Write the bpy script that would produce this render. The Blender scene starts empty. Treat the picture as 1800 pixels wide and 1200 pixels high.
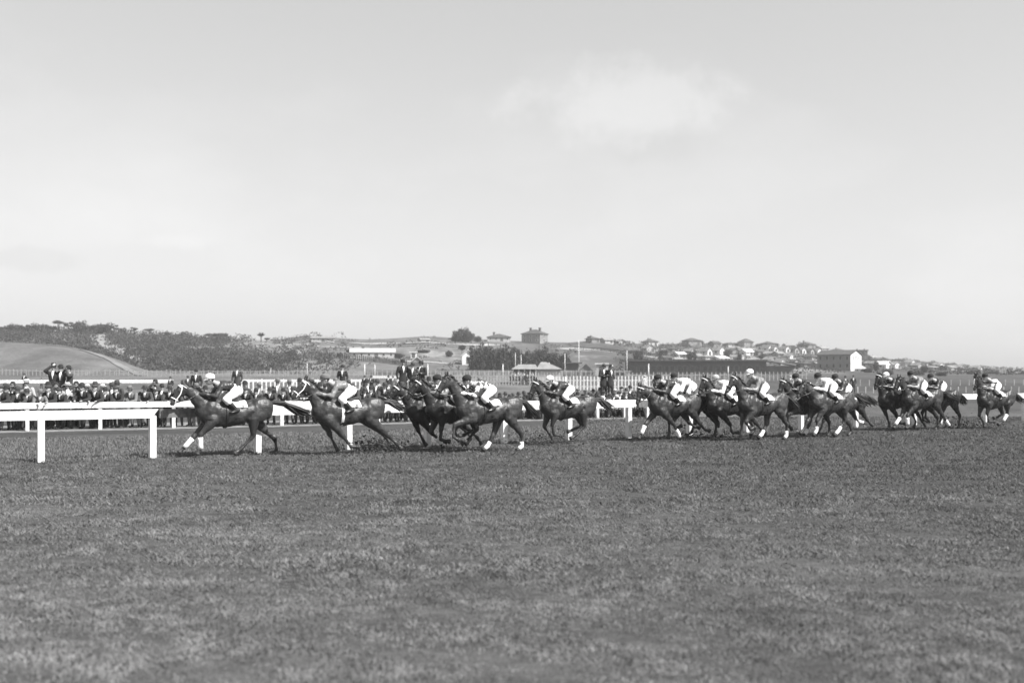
import bpy, math, random
import numpy as np
from mathutils import Vector, Matrix, noise
random.seed(7); np.random.seed(7)
R = math.radians
SC = bpy.context.scene
COL = SC.collection
# ------------------------------------------------------------------ camera, sky, sun
F, HZ, EYE = 2000.0, 655.0, 2.0          # focal length and horizon in photo pixels, eye height
cd = bpy.data.cameras.new('camera'); cam = bpy.data.objects.new('camera', cd); COL.objects.link(cam)
cam.location = (0, 0, EYE); cam.rotation_euler = (R(90), 0, 0)
cd.sensor_width = 36; cd.lens = F/1800*36; cd.shift_y = (HZ-600)/1800
cd.clip_end = 6000; cd.clip_start = .1
cd.dof.use_dof = True; cd.dof.focus_distance = 31; cd.dof.aperture_fstop = 1.15
SC.camera = cam
SUN_EL, SUN_AZ = R(47), Vector((.86, -.5, 0)).normalized()
w = bpy.data.worlds.new('World'); SC.world = w; w.use_nodes = True
nt = w.node_tree; nt.nodes.clear()
N = nt.nodes.new; L = nt.links.new
out = N('ShaderNodeOutputWorld'); bg = N('ShaderNodeBackground'); sky = N('ShaderNodeTexSky')
sky.sky_type = 'NISHITA'; sky.sun_disc = False; sky.sun_elevation = SUN_EL
sky.sun_rotation = math.atan2(SUN_AZ.x, SUN_AZ.y); sky.air_density = 1.2; sky.dust_density = 1.5; sky.altitude = 0
bw = N('ShaderNodeRGBToBW'); L(sky.outputs[0], bw.inputs[0])
tc = N('ShaderNodeTexCoord'); mp = N('ShaderNodeMapping'); mp.inputs['Scale'].default_value = (1, 1, 2.2)
L(tc.outputs['Generated'], mp.inputs[0])
nz = N('ShaderNodeTexNoise'); nz.inputs['Scale'].default_value = 3.4; nz.inputs['Detail'].default_value = 9; nz.inputs['Roughness'].default_value = .55
mp.inputs['Location'].default_value = (.33, 0, .12)
L(mp.outputs[0], nz.inputs[0])
mr = N('ShaderNodeMapRange'); mr.inputs[1].default_value = .50; mr.inputs[2].default_value = .72; mr.inputs[3].default_value = 0; mr.inputs[4].default_value = .14
L(nz.outputs[0], mr.inputs[0])
def vm(op, *a):
    n = N('ShaderNodeVectorMath'); n.operation = op
    for i, v in enumerate(a):
        if isinstance(v, tuple): n.inputs[i].default_value = v
        else: L(v, n.inputs[i])
    return n
def mm(op, *a):
    n = N('ShaderNodeMath'); n.operation = op
    for i, v in enumerate(a):
        if isinstance(v, (int, float)): n.inputs[i].default_value = v
        else: L(v, n.inputs[i])
    return n.outputs[0]
def puff(d, sx, sz, amp):      # one cloud standing in a direction of the sky
    d = Vector(d).normalized(); q = vm('SUBTRACT', tc.outputs['Generated'], tuple(d)); q = vm('MULTIPLY', q.outputs[0], (1/sx, 1/sx, 1/sz)); l = vm('LENGTH', q.outputs[0]).outputs['Value']
    n = N('ShaderNodeTexNoise'); n.inputs['Scale'].default_value = 14; n.inputs['Detail'].default_value = 10; n.inputs['Roughness'].default_value = .62; L(tc.outputs['Generated'], n.inputs[0])
    m = N('ShaderNodeMapRange'); m.interpolation_type = 'SMOOTHSTEP'; m.inputs[1].default_value = .22; m.inputs[2].default_value = .62; m.inputs[3].default_value = 0; m.inputs[4].default_value = amp
    L(mm('SUBTRACT', mm('MULTIPLY', n.outputs[0], 1.7), mm('MULTIPLY', l, .62)), m.inputs[0]); return m.outputs[0]
cl_ = mm('ADD', mr.outputs[0], mm('ADD', puff((.105, 1, .238), .105, .036, .27), puff((.13, 1, .20), .05, .02, -.07)))
cl_ = mm('ADD', cl_, mm('ADD', puff((-.43, 1, .10), .07, .012, -.10), puff((-.30, 1, .115), .06, .01, .08)))
mx = N('ShaderNodeMath'); mx.operation = 'MULTIPLY_ADD'
L(bw.outputs[0], mx.inputs[0]); L(cl_, mx.inputs[1]); L(bw.outputs[0], mx.inputs[2])
pw = N('ShaderNodeMath'); pw.operation = 'POWER'; pw.inputs[1].default_value = .55     # flat tone of the old orthochromatic plate
L(mx.outputs[0], pw.inputs[0])
gn = N('ShaderNodeMath'); gn.operation = 'MULTIPLY'; gn.inputs[1].default_value = 1.2
L(pw.outputs[0], gn.inputs[0]); L(gn.outputs[0], bg.inputs[0]); bg.inputs[1].default_value = .15
L(bg.outputs[0], out.inputs[0])
sd = bpy.data.lights.new('sun', 'SUN'); sun = bpy.data.objects.new('sun', sd); COL.objects.link(sun)
sd.energy = 4.6; sd.angle = R(.6); sd.color = (1, .99, .98)
sv = Vector((SUN_AZ.x*math.cos(SUN_EL), SUN_AZ.y*math.cos(SUN_EL), math.sin(SUN_EL)))
sun.rotation_euler = sv.to_track_quat('Z', 'Y').to_euler()
VS = SC.view_settings; VS.view_transform = 'Standard'; VS.look = 'None'; VS.gamma = 1; VS.exposure = 1.0
VS.use_curve_mapping = False
# ------------------------------------------------------------------ helpers
MATS = {}
def mat(name, v, rough=.8, ns=0, nv=.25, bump=0, bs=40, spec=.25, sheen=0, detail=6):
    if name in MATS: return MATS[name]
    m = bpy.data.materials.new(name); m.use_nodes = True; t = m.node_tree
    b = t.nodes['Principled BSDF']; b.inputs['Roughness'].default_value = rough
    b.inputs['Specular IOR Level'].default_value = spec; b.inputs['Base Color'].default_value = (v, v, v, 1)
    if sheen: b.inputs['Sheen Weight'].default_value = sheen
    c = t.nodes.new('ShaderNodeTexCoord')
    if ns:
        n = t.nodes.new('ShaderNodeTexNoise'); n.inputs['Scale'].default_value = ns; n.inputs['Detail'].default_value = detail
        t.links.new(c.outputs['Object'], n.inputs[0])
        r = t.nodes.new('ShaderNodeMapRange'); r.inputs[1].default_value = .3; r.inputs[2].default_value = .7
        r.inputs[3].default_value = v*(1-nv); r.inputs[4].default_value = min(.9, v*(1+nv))
        t.links.new(n.outputs[0], r.inputs[0]); t.links.new(r.outputs[0], b.inputs['Base Color'])
    if bump:
        n2 = t.nodes.new('ShaderNodeTexNoise'); n2.inputs['Scale'].default_value = bs; n2.inputs['Detail'].default_value = 5
        t.links.new(c.outputs['Object'], n2.inputs[0])
        bp = t.nodes.new('ShaderNodeBump'); bp.inputs['Strength'].default_value = bump; bp.inputs['Distance'].default_value = .05 if 'coat' in name and 'horse' in name else .02
        t.links.new(n2.outputs[0], bp.inputs['Height']); t.links.new(bp.outputs[0], b.inputs['Normal'])
    MATS[name] = m; return m
def tag(o, label=None, cat=None, group=None, kind=None):
    if label: o['label'] = label
    if cat: o['category'] = cat
    if group: o['group'] = group
    if kind: o['kind'] = kind
    return o
def empty(name, loc=(0, 0, 0), rz=0):
    o = bpy.data.objects.new(name, None); COL.objects.link(o); o.location = loc; o.rotation_euler = (0, 0, rz); return o
def link(name, me, m, parent=None, smooth=True):
    me.materials.clear(); me.materials.append(m)
    if smooth: me.polygons.foreach_set('use_smooth', [True]*len(me.polygons))
    o = bpy.data.objects.new(name, me); COL.objects.link(o)
    if parent: o.parent = parent
    return o
def copy_tree(o, parent=None):
    c = o.copy(); COL.objects.link(c)
    if parent is not None: c.parent = parent
    for ch in o.children: copy_tree(ch, c)
    return c
class MB:
    def __init__(s): s.v = []; s.f = []
    def add(s, vs, fs):
        b = len(s.v); s.v += [tuple(p) for p in vs]; s.f += [tuple(i+b for i in f) for f in fs]; return s
    def box(s, x0, x1, y0, y1, z0, z1):
        return s.add([(x0,y0,z0),(x1,y0,z0),(x1,y1,z0),(x0,y1,z0),(x0,y0,z1),(x1,y0,z1),(x1,y1,z1),(x0,y1,z1)],
            [(0,3,2,1),(4,5,6,7),(0,1,5,4),(1,2,6,5),(2,3,7,6),(3,0,4,7)])
    def rings(s, rings):
        n = len(rings[0]); vs = [p for r in rings for p in r]; fs = []
        for i in range(len(rings)-1):
            for j in range(n):
                a, b = i*n+j, i*n+(j+1) % n; fs.append((a, b, b+n, a+n))
        fs.append(tuple(reversed(range(n)))); fs.append(tuple(range((len(rings)-1)*n, len(rings)*n)))
        return s.add(vs, fs)
    def tube(s, pts, rad, ref=(0, 1, 0), seg=10, cap=True):
        pts = [Vector(p) for p in pts]; rg = []; ref = Vector(ref)
        rr = [(r, r) if not isinstance(r, (tuple, list)) else r for r in rad]
        P, Q = [], []
        for i, p in enumerate(pts):
            t = (pts[min(i+1, len(pts)-1)]-pts[max(i-1, 0)]).normalized()
            a = ref-t*ref.dot(t)
            if a.length < .05: a = Vector((1, .3, 0))-t*Vector((1, .3, 0)).dot(t)
            a.normalize(); b = t.cross(a); P.append((p, t, a, b, rr[i]))
        def ring(p, a, b, ra, rb): return [p+a*(math.cos(k*2*math.pi/seg)*ra)+b*(math.sin(k*2*math.pi/seg)*rb) for k in range(seg)]
        if cap:
            p, t, a, b, (ra, rb) = P[0]; m = min(ra, rb)
            rg += [ring(p-t*m*.9, a, b, ra*.35, rb*.35), ring(p-t*m*.6, a, b, ra*.8, rb*.8)]
        for p, t, a, b, (ra, rb) in P: rg.append(ring(p, a, b, ra, rb))
        if cap:
            p, t, a, b, (ra, rb) = P[-1]; m = min(ra, rb)
            rg += [ring(p+t*m*.6, a, b, ra*.8, rb*.8), ring(p+t*m*.9, a, b, ra*.35, rb*.35)]
        return s.rings(rg)
    def ell(s, c, r, n=12, rot=None):
        rg = []
        c = Vector(c)
        for i in range(1, n):
            th = math.pi*i/n; row = []
            for j in range(n):
                ph = 2*math.pi*j/n
                d = Vector((r[0]*math.sin(th)*math.cos(ph), r[1]*math.sin(th)*math.sin(ph), -r[2]*math.cos(th)))
                if rot: d = rot @ d
                row.append(c+d)
            rg.append(row)
        return s.rings(rg)
    def lathe(s, prof, c=(0, 0, 0), n=16, sy=1, rot=None):
        c = Vector(c)
        rg = []
        for r, z in prof:
            row = []
            for j in range(n):
                d = Vector((r*math.cos(2*math.pi*j/n), r*sy*math.sin(2*math.pi*j/n), z))
                if rot: d = rot @ d
                row.append(c+d)
            rg.append(row)
        return s.rings(rg)
    def mesh(s, name='mesh'):
        me = bpy.data.meshes.new(name); me.from_pydata(s.v, [], s.f); me.update(); return me
    def build(s, name, m, parent=None, smooth=False): return link(name, s.mesh(name), m, parent, smooth)
    def skin(s, name, m, parent=None, vox=.022, it=4, fac=.5):
        return link(name, remesh(s, vox, it, fac), m, parent, True)
def ripple(me, amp, k):
    n = len(me.vertices); co = np.empty(n*3, np.float32); me.vertices.foreach_get('co', co); co = co.reshape(-1, 3)
    no = np.empty(n*3, np.float32); me.vertices.foreach_get('normal', no); no = no.reshape(-1, 3)
    d = np.array([noise.noise(Vector((c[0]*k+c[2]*k*.55, c[1]*k*.8, c[2]*k*.45-c[0]*k*.25)))+.5*noise.noise(Vector((c[0]*k*2.1, c[1]*k*2, c[2]*k*1.3+5))) for c in co])
    co += no*(d*amp)[:, None]; me.vertices.foreach_set('co', co.astype(np.float32).ravel()); me.update()
def remesh(mb, vox, it=4, fac=.5):
    me = mb.mesh('tmp'); o = bpy.data.objects.new('tmp', me); COL.objects.link(o)
    md = o.modifiers.new('r', 'REMESH'); md.mode = 'VOXEL'; md.voxel_size = vox; md.use_smooth_shade = True
    if it:
        sm = o.modifiers.new('s', 'SMOOTH'); sm.factor = fac; sm.iterations = it
    dg = bpy.context.evaluated_depsgraph_get(); dg.update()
    r = bpy.data.meshes.new_from_object(o.evaluated_get(dg))
    bpy.data.objects.remove(o); bpy.data.meshes.remove(me); return r
def numesh(name, V, Fc, nper):
    me = bpy.data.meshes.new(name); nf = len(Fc)//nper
    me.vertices.add(len(V)); me.vertices.foreach_set('co', V.astype(np.float32).ravel())
    me.loops.add(len(Fc)); me.loops.foreach_set('vertex_index', Fc.astype(np.int32))
    me.polygons.add(nf); me.polygons.foreach_set('loop_start', np.arange(nf, dtype=np.int32)*nper)
    me.update(calc_edges=True); me.validate(); return me
# ------------------------------------------------------------------ terrain
SKYL = [(-900,600),(-400,585),(0,584),(100,582),(200,586),(300,592),(400,596),(450,597),(500,596),(540,589),(600,594),(650,597),(700,594),(750,590),(800,594),
        (850,596),(920,600),(1000,602),(1050,596),(1090,601),(1150,606),(1220,602),(1300,607),(1400,611),(1480,620),(1550,630),(1600,636),(1700,643),(1800,648),(2200,650),(3000,645)]
MOUND = [(-900,596),(-300,594),(0,601),(60,604),(120,609),(180,622),(225,638),(250,650),(300,656)]
def lerp(T, x):
    if x <= T[0][0]: return T[0][1]
    for (a, b), (c, d) in zip(T, T[1:]):
        if x <= c: return b+(d-b)*(x-a)/(c-a)
    return T[-1][1]
def yr(px): return 420 if px < 1000 else 420+min(1, (px-1000)/800)*260
def sm(t): t = max(0, min(1, t)); return t*t*(3-2*t)
def gz(X, Y):
    """height of the land"""
    if Y <= 52: return 0.0
    px = 900+F*X/Y
    z = 1.4*sm((Y-140)/68)
    if Y < 80: z += .5*sm((Y-52)/10)*(1-sm((Y-66)/12))*sm((px-820)/60)*(1-sm((px-1130)/60))
    r = yr(px); zr = EYE+(HZ-lerp(SKYL, px))/F*r
    t = (Y-255)/(r-255)
    if t > 0:
        if t <= 1: z = 1.4+(zr-1.4)*(t**1.05)
        else: z = zr-(Y-r)*.012-1.5*sm((Y-r)/200)
        z += (noise.noise(Vector((X/45, Y/45, 0)))*1.1+noise.noise(Vector((X/14, Y/14, 3)))*.25)*sm(t*2)*(1-sm((t-.8)/.2)*.8)
    if px < 300 and 200 < Y < 320:
        zc = EYE+(HZ-lerp(MOUND, px))/F*250
        if Y <= 250: m = 1.35+(zc-1.35)*sm((Y-200)/50)**.8
        else: m = zc-(Y-250)*.12
        z = max(z, m+noise.noise(Vector((X/9, Y/9, 7)))*.22)
    return z
def on(px, py):
    """where the sight line through a photo pixel meets the land beyond the crowd"""
    Y = 60.0
    while Y < 1500:
        X = (px-900)*Y/F; 
        if HZ-F*(gz(X, Y)-EYE)/Y <= py: return Vector((X, Y, gz(X, Y)))
        Y += 1.5
    Y = yr(px)-5; X = (px-900)*Y/F; return Vector((X, Y, gz(X, Y)))
def at(px, Y): X = (px-900)*Y/F; return Vector((X, Y, gz(X, Y)))
def gp(px, py): Y = F*EYE/(py-HZ); return Vector(((px-900)*Y/F, Y, 0))
def land_mat(name, kind):
    m = bpy.data.materials.new(name); m.use_nodes = True; t = m.node_tree; b = t.nodes['Principled BSDF']
    b.inputs['Roughness'].default_value = .95; b.inputs['Specular IOR Level'].default_value = .1
    c = t.nodes.new('ShaderNodeTexCoord'); 
    def nz(scale, detail, st=(1, 1, 1), rough=.6):
        mpn = t.nodes.new('ShaderNodeMapping'); mpn.inputs['Scale'].default_value = st; t.links.new(c.outputs['Object'], mpn.inputs[0])
        n = t.nodes.new('ShaderNodeTexNoise'); n.inputs['Scale'].default_value = scale; n.inputs['Detail'].default_value = detail; n.inputs['Roughness'].default_value = rough
        t.links.new(mpn.outputs[0], n.inputs[0]); return n.outputs[0]
    def rng(x, a, b_, lo, hi):
        r = t.nodes.new('ShaderNodeMapRange'); r.inputs[1].default_value = a; r.inputs[2].default_value = b_; r.inputs[3].default_value = lo; r.inputs[4].default_value = hi
        t.links.new(x, r.inputs[0]); return r.outputs[0]
    def mul(x, y, op='MULTIPLY'):
        q = t.nodes.new('ShaderNodeMath'); q.operation = op
        for i, z in enumerate((x, y)):
            if isinstance(z, (int, float)): q.inputs[i].default_value = z
            else: t.links.new(z, q.inputs[i])
        return q.outputs[0]
    if kind == 'turf':
        v = mul(rng(nz(.35, 5, (.6, 1.4, 1)), .3, .7, .038, .076), rng(nz(5, 6, (.7, 1, 1), .7), .35, .65, .7, 1.3))
        v = mul(v, rng(nz(60, 4), .3, .7, .7, 1.3)); bs = 30
    else:
        far = t.nodes.new('ShaderNodeSeparateXYZ'); t.links.new(c.outputs['Object'], far.inputs[0])
        base = mul(rng(nz(.02, 6, (1, .5, 1)), .35, .65, .065, .125), rng(nz(.15, 6, (1, .4, 1), .7), .3, .7, .6, 1.4))
        sand = mul(rng(nz(.022, 7, (1, .5, 1), .65), .54, .61, 0, .15), rng(far.outputs[1], 260, 300, 0, 1))
        v = mul(mul(base, rng(far.outputs[0], -5, 35, 1.25, .75)), sand, 'ADD'); v = mul(v, rng(nz(1.5, 6), .3, .7, .8, 1.2)); bs = 3
    t.links.new(v, b.inputs['Base Color'])
    if kind == 'turf':
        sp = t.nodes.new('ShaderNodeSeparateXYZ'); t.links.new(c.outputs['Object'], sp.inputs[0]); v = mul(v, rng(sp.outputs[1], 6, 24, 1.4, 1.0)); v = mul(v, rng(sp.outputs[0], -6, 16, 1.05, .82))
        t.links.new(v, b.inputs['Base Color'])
    bp = t.nodes.new('ShaderNodeBump'); bp.inputs['Strength'].default_value = .8; bp.inputs['Distance'].default_value = .04 if kind == 'turf' else .3
    t.links.new(nz(bs, 6), bp.inputs['Height']); t.links.new(bp.outputs[0], b.inputs['Normal'])
    return m
def terrain():
    us = np.linspace(-1.6, 1.6, 321)
    Ys = np.concatenate([np.linspace(52, 130, 27), np.linspace(133, 300, 68), np.linspace(304, 720, 105), np.linspace(740, 1500, 20)])
    V = [(u*Y, Y, gz(u*Y, Y)-.0) for Y in Ys for u in us]
    n = len(us); Fc = [(i*n+j, i*n+j+1, (i+1)*n+j+1, (i+1)*n+j) for i in range(len(Ys)-1) for j in range(n-1)]
    m = MB(); m.v = V; m.f = Fc
    o = m.build('hills', land_mat('hill_land', 'hill'), smooth=True); tag(o, 'low grassy hills with sandy patches rising behind the racecourse', kind='structure')
    g = MB(); nx, ny = 60, 30
    V = [(-90+180*i/nx, -30+82*j/ny, 0) for j in range(ny+1) for i in range(nx+1)]
    g.v = V; g.f = [(j*(nx+1)+i, j*(nx+1)+i+1, (j+1)*(nx+1)+i+1, (j+1)*(nx+1)+i) for j in range(ny) for i in range(nx)]
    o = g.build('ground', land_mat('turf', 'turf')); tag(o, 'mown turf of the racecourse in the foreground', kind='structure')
terrain()
# rails, as ground polylines traced from the foot of their posts
RAIL = [gp(*q) for q in ((-260, 822), (72, 812), (268, 804.5), (453, 796), (752, 784), (1105, 769.5), (1390, 756), (1652, 744.5), (1800, 739), (2050, 731))]
def along(px): # rail point under photo column px
    for a, b in zip(RAIL, RAIL[1:]):
        pa, pb = 900+F*a.x/a.y, 900+F*b.x/b.y
        if px <= pb or b is RAIL[-1]:
            lo, hi = 0., 1.
            for _ in range(30):
                mid = (lo+hi)/2; p = a.lerp(b, mid)
                if 900+F*p.x/p.y < px: lo = mid
                else: hi = mid
            return a.lerp(b, lo)
# turf blades: one mass of grass
def grass():
    rng = np.random.default_rng(3); P = []; S = []
    for y0, y1, dens, sz in ((6.6, 11, 3600, .9), (11, 17, 1500, 1.2), (17, 25, 560, 1.7), (25, 36, 200, 2.3), (36, 51.5, 70, 3.0)):
        hw = y1*.47+.6; n = int((y1-y0)*2*hw*dens)
        x = rng.uniform(-hw, hw, n); y = rng.uniform(y0, y1, n); k = (np.abs(x) < y*.47+.6) & ((y < 35) | (x > 2))
        P.append(np.stack([x[k], y[k]], 1)); S.append(np.full(k.sum(), sz))
    P = np.concatenate(P); S = np.concatenate(S)
    # patchiness
    ph = .9*np.sin(P[:, 0]*.8+2*np.sin(P[:, 1]*.5))*np.sin(P[:, 1]*.9+P[:, 0]*.3)+np.sin(P[:, 0]*3.1+np.sin(P[:, 1]*2.3)*2)+np.sin(P[:, 1]*4.7+np.sin(P[:, 0]*1.7)*2.2)+.8*np.sin(P[:, 0]*9+P[:, 1]*7)
    keep = rng.uniform(-2.6, 2.2, len(P)) < ph+.9; P = P[keep]; S = S[keep]; ph = ph[keep]
    n = len(P); a = rng.uniform(0, 2*np.pi, n); h = rng.uniform(.012, .032, n)*S**.8*(1+.18*ph); wd = rng.uniform(.003, .006, n)*S
    ln = rng.normal(0, 1.0, (n, 2))*h[:, None]
    V = np.zeros((n, 3, 3)); V[:, 0, 0] = P[:, 0]-np.cos(a)*wd; V[:, 0, 1] = P[:, 1]-np.sin(a)*wd
    V[:, 1, 0] = P[:, 0]+np.cos(a)*wd; V[:, 1, 1] = P[:, 1]+np.sin(a)*wd
    V[:, 2, 0] = P[:, 0]+ln[:, 0]; V[:, 2, 1] = P[:, 1]+ln[:, 1]; V[:, 2, 2] = h
    gm = mat('grass_blade', .108, .7, ns=3.2, nv=.4, detail=5); t = gm.node_tree; bs = t.nodes['Principled BSDF']; src = bs.inputs['Base Color'].links[0].from_socket
    tc_ = t.nodes.new('ShaderNodeTexCoord'); sp = t.nodes.new('ShaderNodeSeparateXYZ'); t.links.new(tc_.outputs['Object'], sp.inputs[0])
    n1 = t.nodes.new('ShaderNodeTexNoise'); n1.inputs['Scale'].default_value = .8; n1.inputs['Detail'].default_value = 6; t.links.new(tc_.outputs['Object'], n1.inputs[0])
    def mr_(x, a, b_, lo, hi):
        r = t.nodes.new('ShaderNodeMapRange'); r.inputs[1].default_value = a; r.inputs[2].default_value = b_; r.inputs[3].default_value = lo; r.inputs[4].default_value = hi; t.links.new(x, r.inputs[0]); return r.outputs[0]
    def ml_(x, y): q = t.nodes.new('ShaderNodeMath'); q.operation = 'MULTIPLY'; t.links.new(x, q.inputs[0]); t.links.new(y, q.inputs[1]); return q.outputs[0]
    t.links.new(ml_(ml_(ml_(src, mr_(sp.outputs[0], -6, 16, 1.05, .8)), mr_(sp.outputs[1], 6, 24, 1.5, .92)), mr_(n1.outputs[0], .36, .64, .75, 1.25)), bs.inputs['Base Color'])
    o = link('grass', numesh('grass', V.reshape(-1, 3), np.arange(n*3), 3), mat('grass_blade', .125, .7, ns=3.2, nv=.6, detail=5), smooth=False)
    tag(o, 'short trampled grass covering the foreground turf', 'grass', kind='stuff')
grass()
M_white = mat('white_paint', .64, .6, ns=5, nv=.22, bump=.15, bs=30)
M_white2 = mat('weathered_white_paint', .62, .7, ns=7, nv=.3, bump=.2, bs=30)
M_grey = mat('bare_grey_timber', .13, .85, ns=12, nv=.35, bump=.3, bs=50)
M_dark = mat('dark_timber', .06, .8, ns=10, nv=.3)
def board(mb, a, b, z0, z1, th=.035, off=0, slant=0):
    a = Vector(a); b = Vector(b); d = (b-a); d.z = 0; d.normalize(); n = Vector((-d.y, d.x, 0)); 
    p = [a+n*(off-th/2), b+n*(off-th/2), b+n*(off+th/2), a+n*(off+th/2)]
    v = [Vector((q.x, q.y, (a if i in (0, 3) else b).z+z0)) for i, q in enumerate(p)]+[Vector((q.x, q.y, (a if i in (0, 3) else b).z+z1)) for i, q in enumerate(p)]
    if slant: v[1] = v[1]-d*slant; v[2] = v[2]-d*slant
    mb.add(v, [(0,3,2,1),(4,5,6,7),(0,1,5,4),(1,2,6,5),(2,3,7,6),(3,0,4,7)])
def post(c, w_, h, m, parent, d=None, name='post'):
    mb = MB(); a = w_/2; c = Vector(c); d = (Vector(d) if d else Vector((1, 0, 0))); d.z = 0; d.normalize(); n = Vector((-d.y, d.x, 0))
    vs = []
    for z, k in ((-.1, 1), (h-.02, 1), (h, .8)):
        for sx, sy in ((-1,-1),(1,-1),(1,1),(-1,1)): q = c+d*(sx*a*k)+n*(sy*a*k); vs.append((q.x, q.y, c.z+z))
    fs = [(0,3,2,1),(8,9,10,11)]
    for l in (0, 4): fs += [(l+i, l+(i+1)%4, l+(i+1)%4+4, l+i+4) for i in range(4)]
    mb.add(vs, fs); return mb.build(name, m, parent)
# near running rail
rail = empty('running_rail', along(72)); rail_l = rail.location.copy()
tag(rail, 'white wooden running rail with a broad top board beside the galloping horses', 'fence')
def rel(p): return p-rail_l
pp = [-120, 72, 268, 453, 613, 752, 886, 1000, 1105, 1212, 1312, 1408, 1504, 1607, 1652, 1732, 1800, 1870, 1950]
for x in pp:
    p = rel(along(x)); d = along(x+20)-along(x-20)
    post(p, .145, 1.0, M_white, rail, d)
secs = [(-250, 277, M_white), (278, 470, M_grey), (471, 1118, M_white), (1119, 1655, M_grey), (1656, 2000, M_white)]
for x0, x1, m in secs:
    mb = MB(); n = max(1, int((x1-x0)/110)); q = [along(x0+(x1-x0)*i/n) for i in range(n+1)]
    for a, b in zip(q, q[1:]): board(mb, rel(a), rel(b), .94, 1.15, .06, -.07, .16 if b is q[-1] and m is M_white else 0)
    mb.build('top_board', m, rail)
# far rail in front of the crowd
BR = [gp(-300, 765), gp(100, 756), gp(520, 747), gp(1050, 735)]; BR.append(gp(1140, 733))
def alongb(px):
    for a, b in zip(BR, BR[1:]):
        if px <= 900+F*b.x/b.y or b is BR[-1]:
            lo, hi = -.5, 1.5
            for _ in range(30):
                mid = (lo+hi)/2; p = a.lerp(b, mid)
                if 900+F*p.x/p.y < px: lo = mid
                else: hi = mid
            return a.lerp(b, lo)
def drop(x): p = alongb(x).copy(); p.z = -.17*max(0, min(1, (x-350)/650)); return p
cr = empty('crowd_rail', alongb(100)); cl = cr.location.copy()
tag(cr, 'lower white rail on posts that the spectators lean over behind the track', 'fence')
for x in [-80, 48, 176, 305, 400, 495, 580, 665, 745, 820, 890, 957, 1050, 1098, 1138]:
    post(alongb(x)-cl, .12, .92+drop(x).z, M_white2, cr, BR[2]-BR[1])
mb = MB()
for x in range(-160, 1140, 100): board(mb, drop(x)-cl, drop(min(x+100, 1138))-cl, .76, .935, .05, -.065)
mb.build('top_board', M_white2, cr)
mb = MB()
for x in range(-160, 1140, 100): board(mb, drop(x)-cl, drop(min(x+100, 1138))-cl, .937, .962, .13, .0)
mb.build('capping_board', M_white, cr)
# pale worn path along the crowd rail
mb = MB(); o_ = .004
pth = [(alongb(x), alongb(x)+Vector((.3, -1, 0))*1.0) for x in range(-200, 1150, 45)]
for i, ((a, b), (c, d)) in enumerate(zip(pth, pth[1:])):
    j0 = .35*noise.noise(Vector((i*.7, 0, 0))); j1 = .35*noise.noise(Vector(((i+1)*.7, 0, 0)))
    mb.add([(b.x, b.y+j0, o_), (d.x, d.y+j1, o_), (c.x, c.y+5, o_), (a.x, a.y+5, o_)], [(0, 1, 2, 3)])
tag(mb.build('path', mat('worn_earth', .17, .95, ns=2.5, nv=.5, bump=.4)), 'pale worn strip of ground beneath the crowd rail', kind='structure')
# turf fringe of rougher, longer grass between the rails
def rough_grass():
    rng = np.random.default_rng(5); n = 130000
    px = rng.uniform(-150, 1950, n); q = rng.uniform(0, 1, n)**1.2; keep = []
    A = {x: along(x) for x in range(-160, 1980, 20)}
    Xs = np.array([A[int(round(p/20)*20)].x for p in px]); Yr = np.array([A[int(round(p/20)*20)].y for p in px])
    Y = Yr+.15+q*9; X = (px-900)*Y/F
    k = (Y < 51.5); X, Y = X[k], Y[k]; n = len(X)
    a = rng.uniform(0, 2*np.pi, n); h = rng.uniform(.03, .09, n); wd = rng.uniform(.006, .014, n); ln = rng.normal(0, .5, (n, 2))*h[:, None]
    V = np.zeros((n, 3, 3)); V[:, 0, 0] = X-np.cos(a)*wd; V[:, 0, 1] = Y-np.sin(a)*wd; V[:, 1, 0] = X+np.cos(a)*wd; V[:, 1, 1] = Y+np.sin(a)*wd
    V[:, 2, 0] = X+ln[:, 0]; V[:, 2, 1] = Y+ln[:, 1]; V[:, 2, 2] = h
    o = link('rough_grass', numesh('rough_grass', V.reshape(-1, 3), np.arange(n*3), 3), mat('rough_blade', .13, .7, ns=3, nv=.4), smooth=False)
    tag(o, 'longer rough grass growing between the two rails', 'grass', kind='stuff')
rough_grass()
# ------------------------------------------------------------------ people
SKIN = mat('skin', .34, .6, ns=20, nv=.08, spec=.3)
HAIR = mat('dark_hair', .03, .6)
def cloth(nm, v): return mat(nm, v, .85, ns=14, nv=.22, bump=.35, bs=25, sheen=.1)
C_black = cloth('black_cloth', .022); C_char = cloth('charcoal_cloth', .045); C_grey = cloth('grey_cloth', .13); C_light = cloth('light_cloth', .35); C_white = cloth('white_cloth', .74)
C_silk_d = mat('dark_silk', .03, .4, ns=12, nv=.3, bump=.5, bs=12, spec=.5); C_silk_g = mat('grey_silk', .17, .4, ns=12, nv=.3, bump=.5, bs=12, spec=.5)
C_silk_w = mat('white_silk', .72, .45, ns=12, nv=.1, bump=.5, bs=12, spec=.4); C_breech = mat('white_breeches', .8, .7, ns=12, nv=.06, bump=.3, bs=14)
LEATHER = mat('black_leather', .02, .35, spec=.5); STRAW = mat('straw', .55, .8, ns=30, nv=.15)
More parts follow.
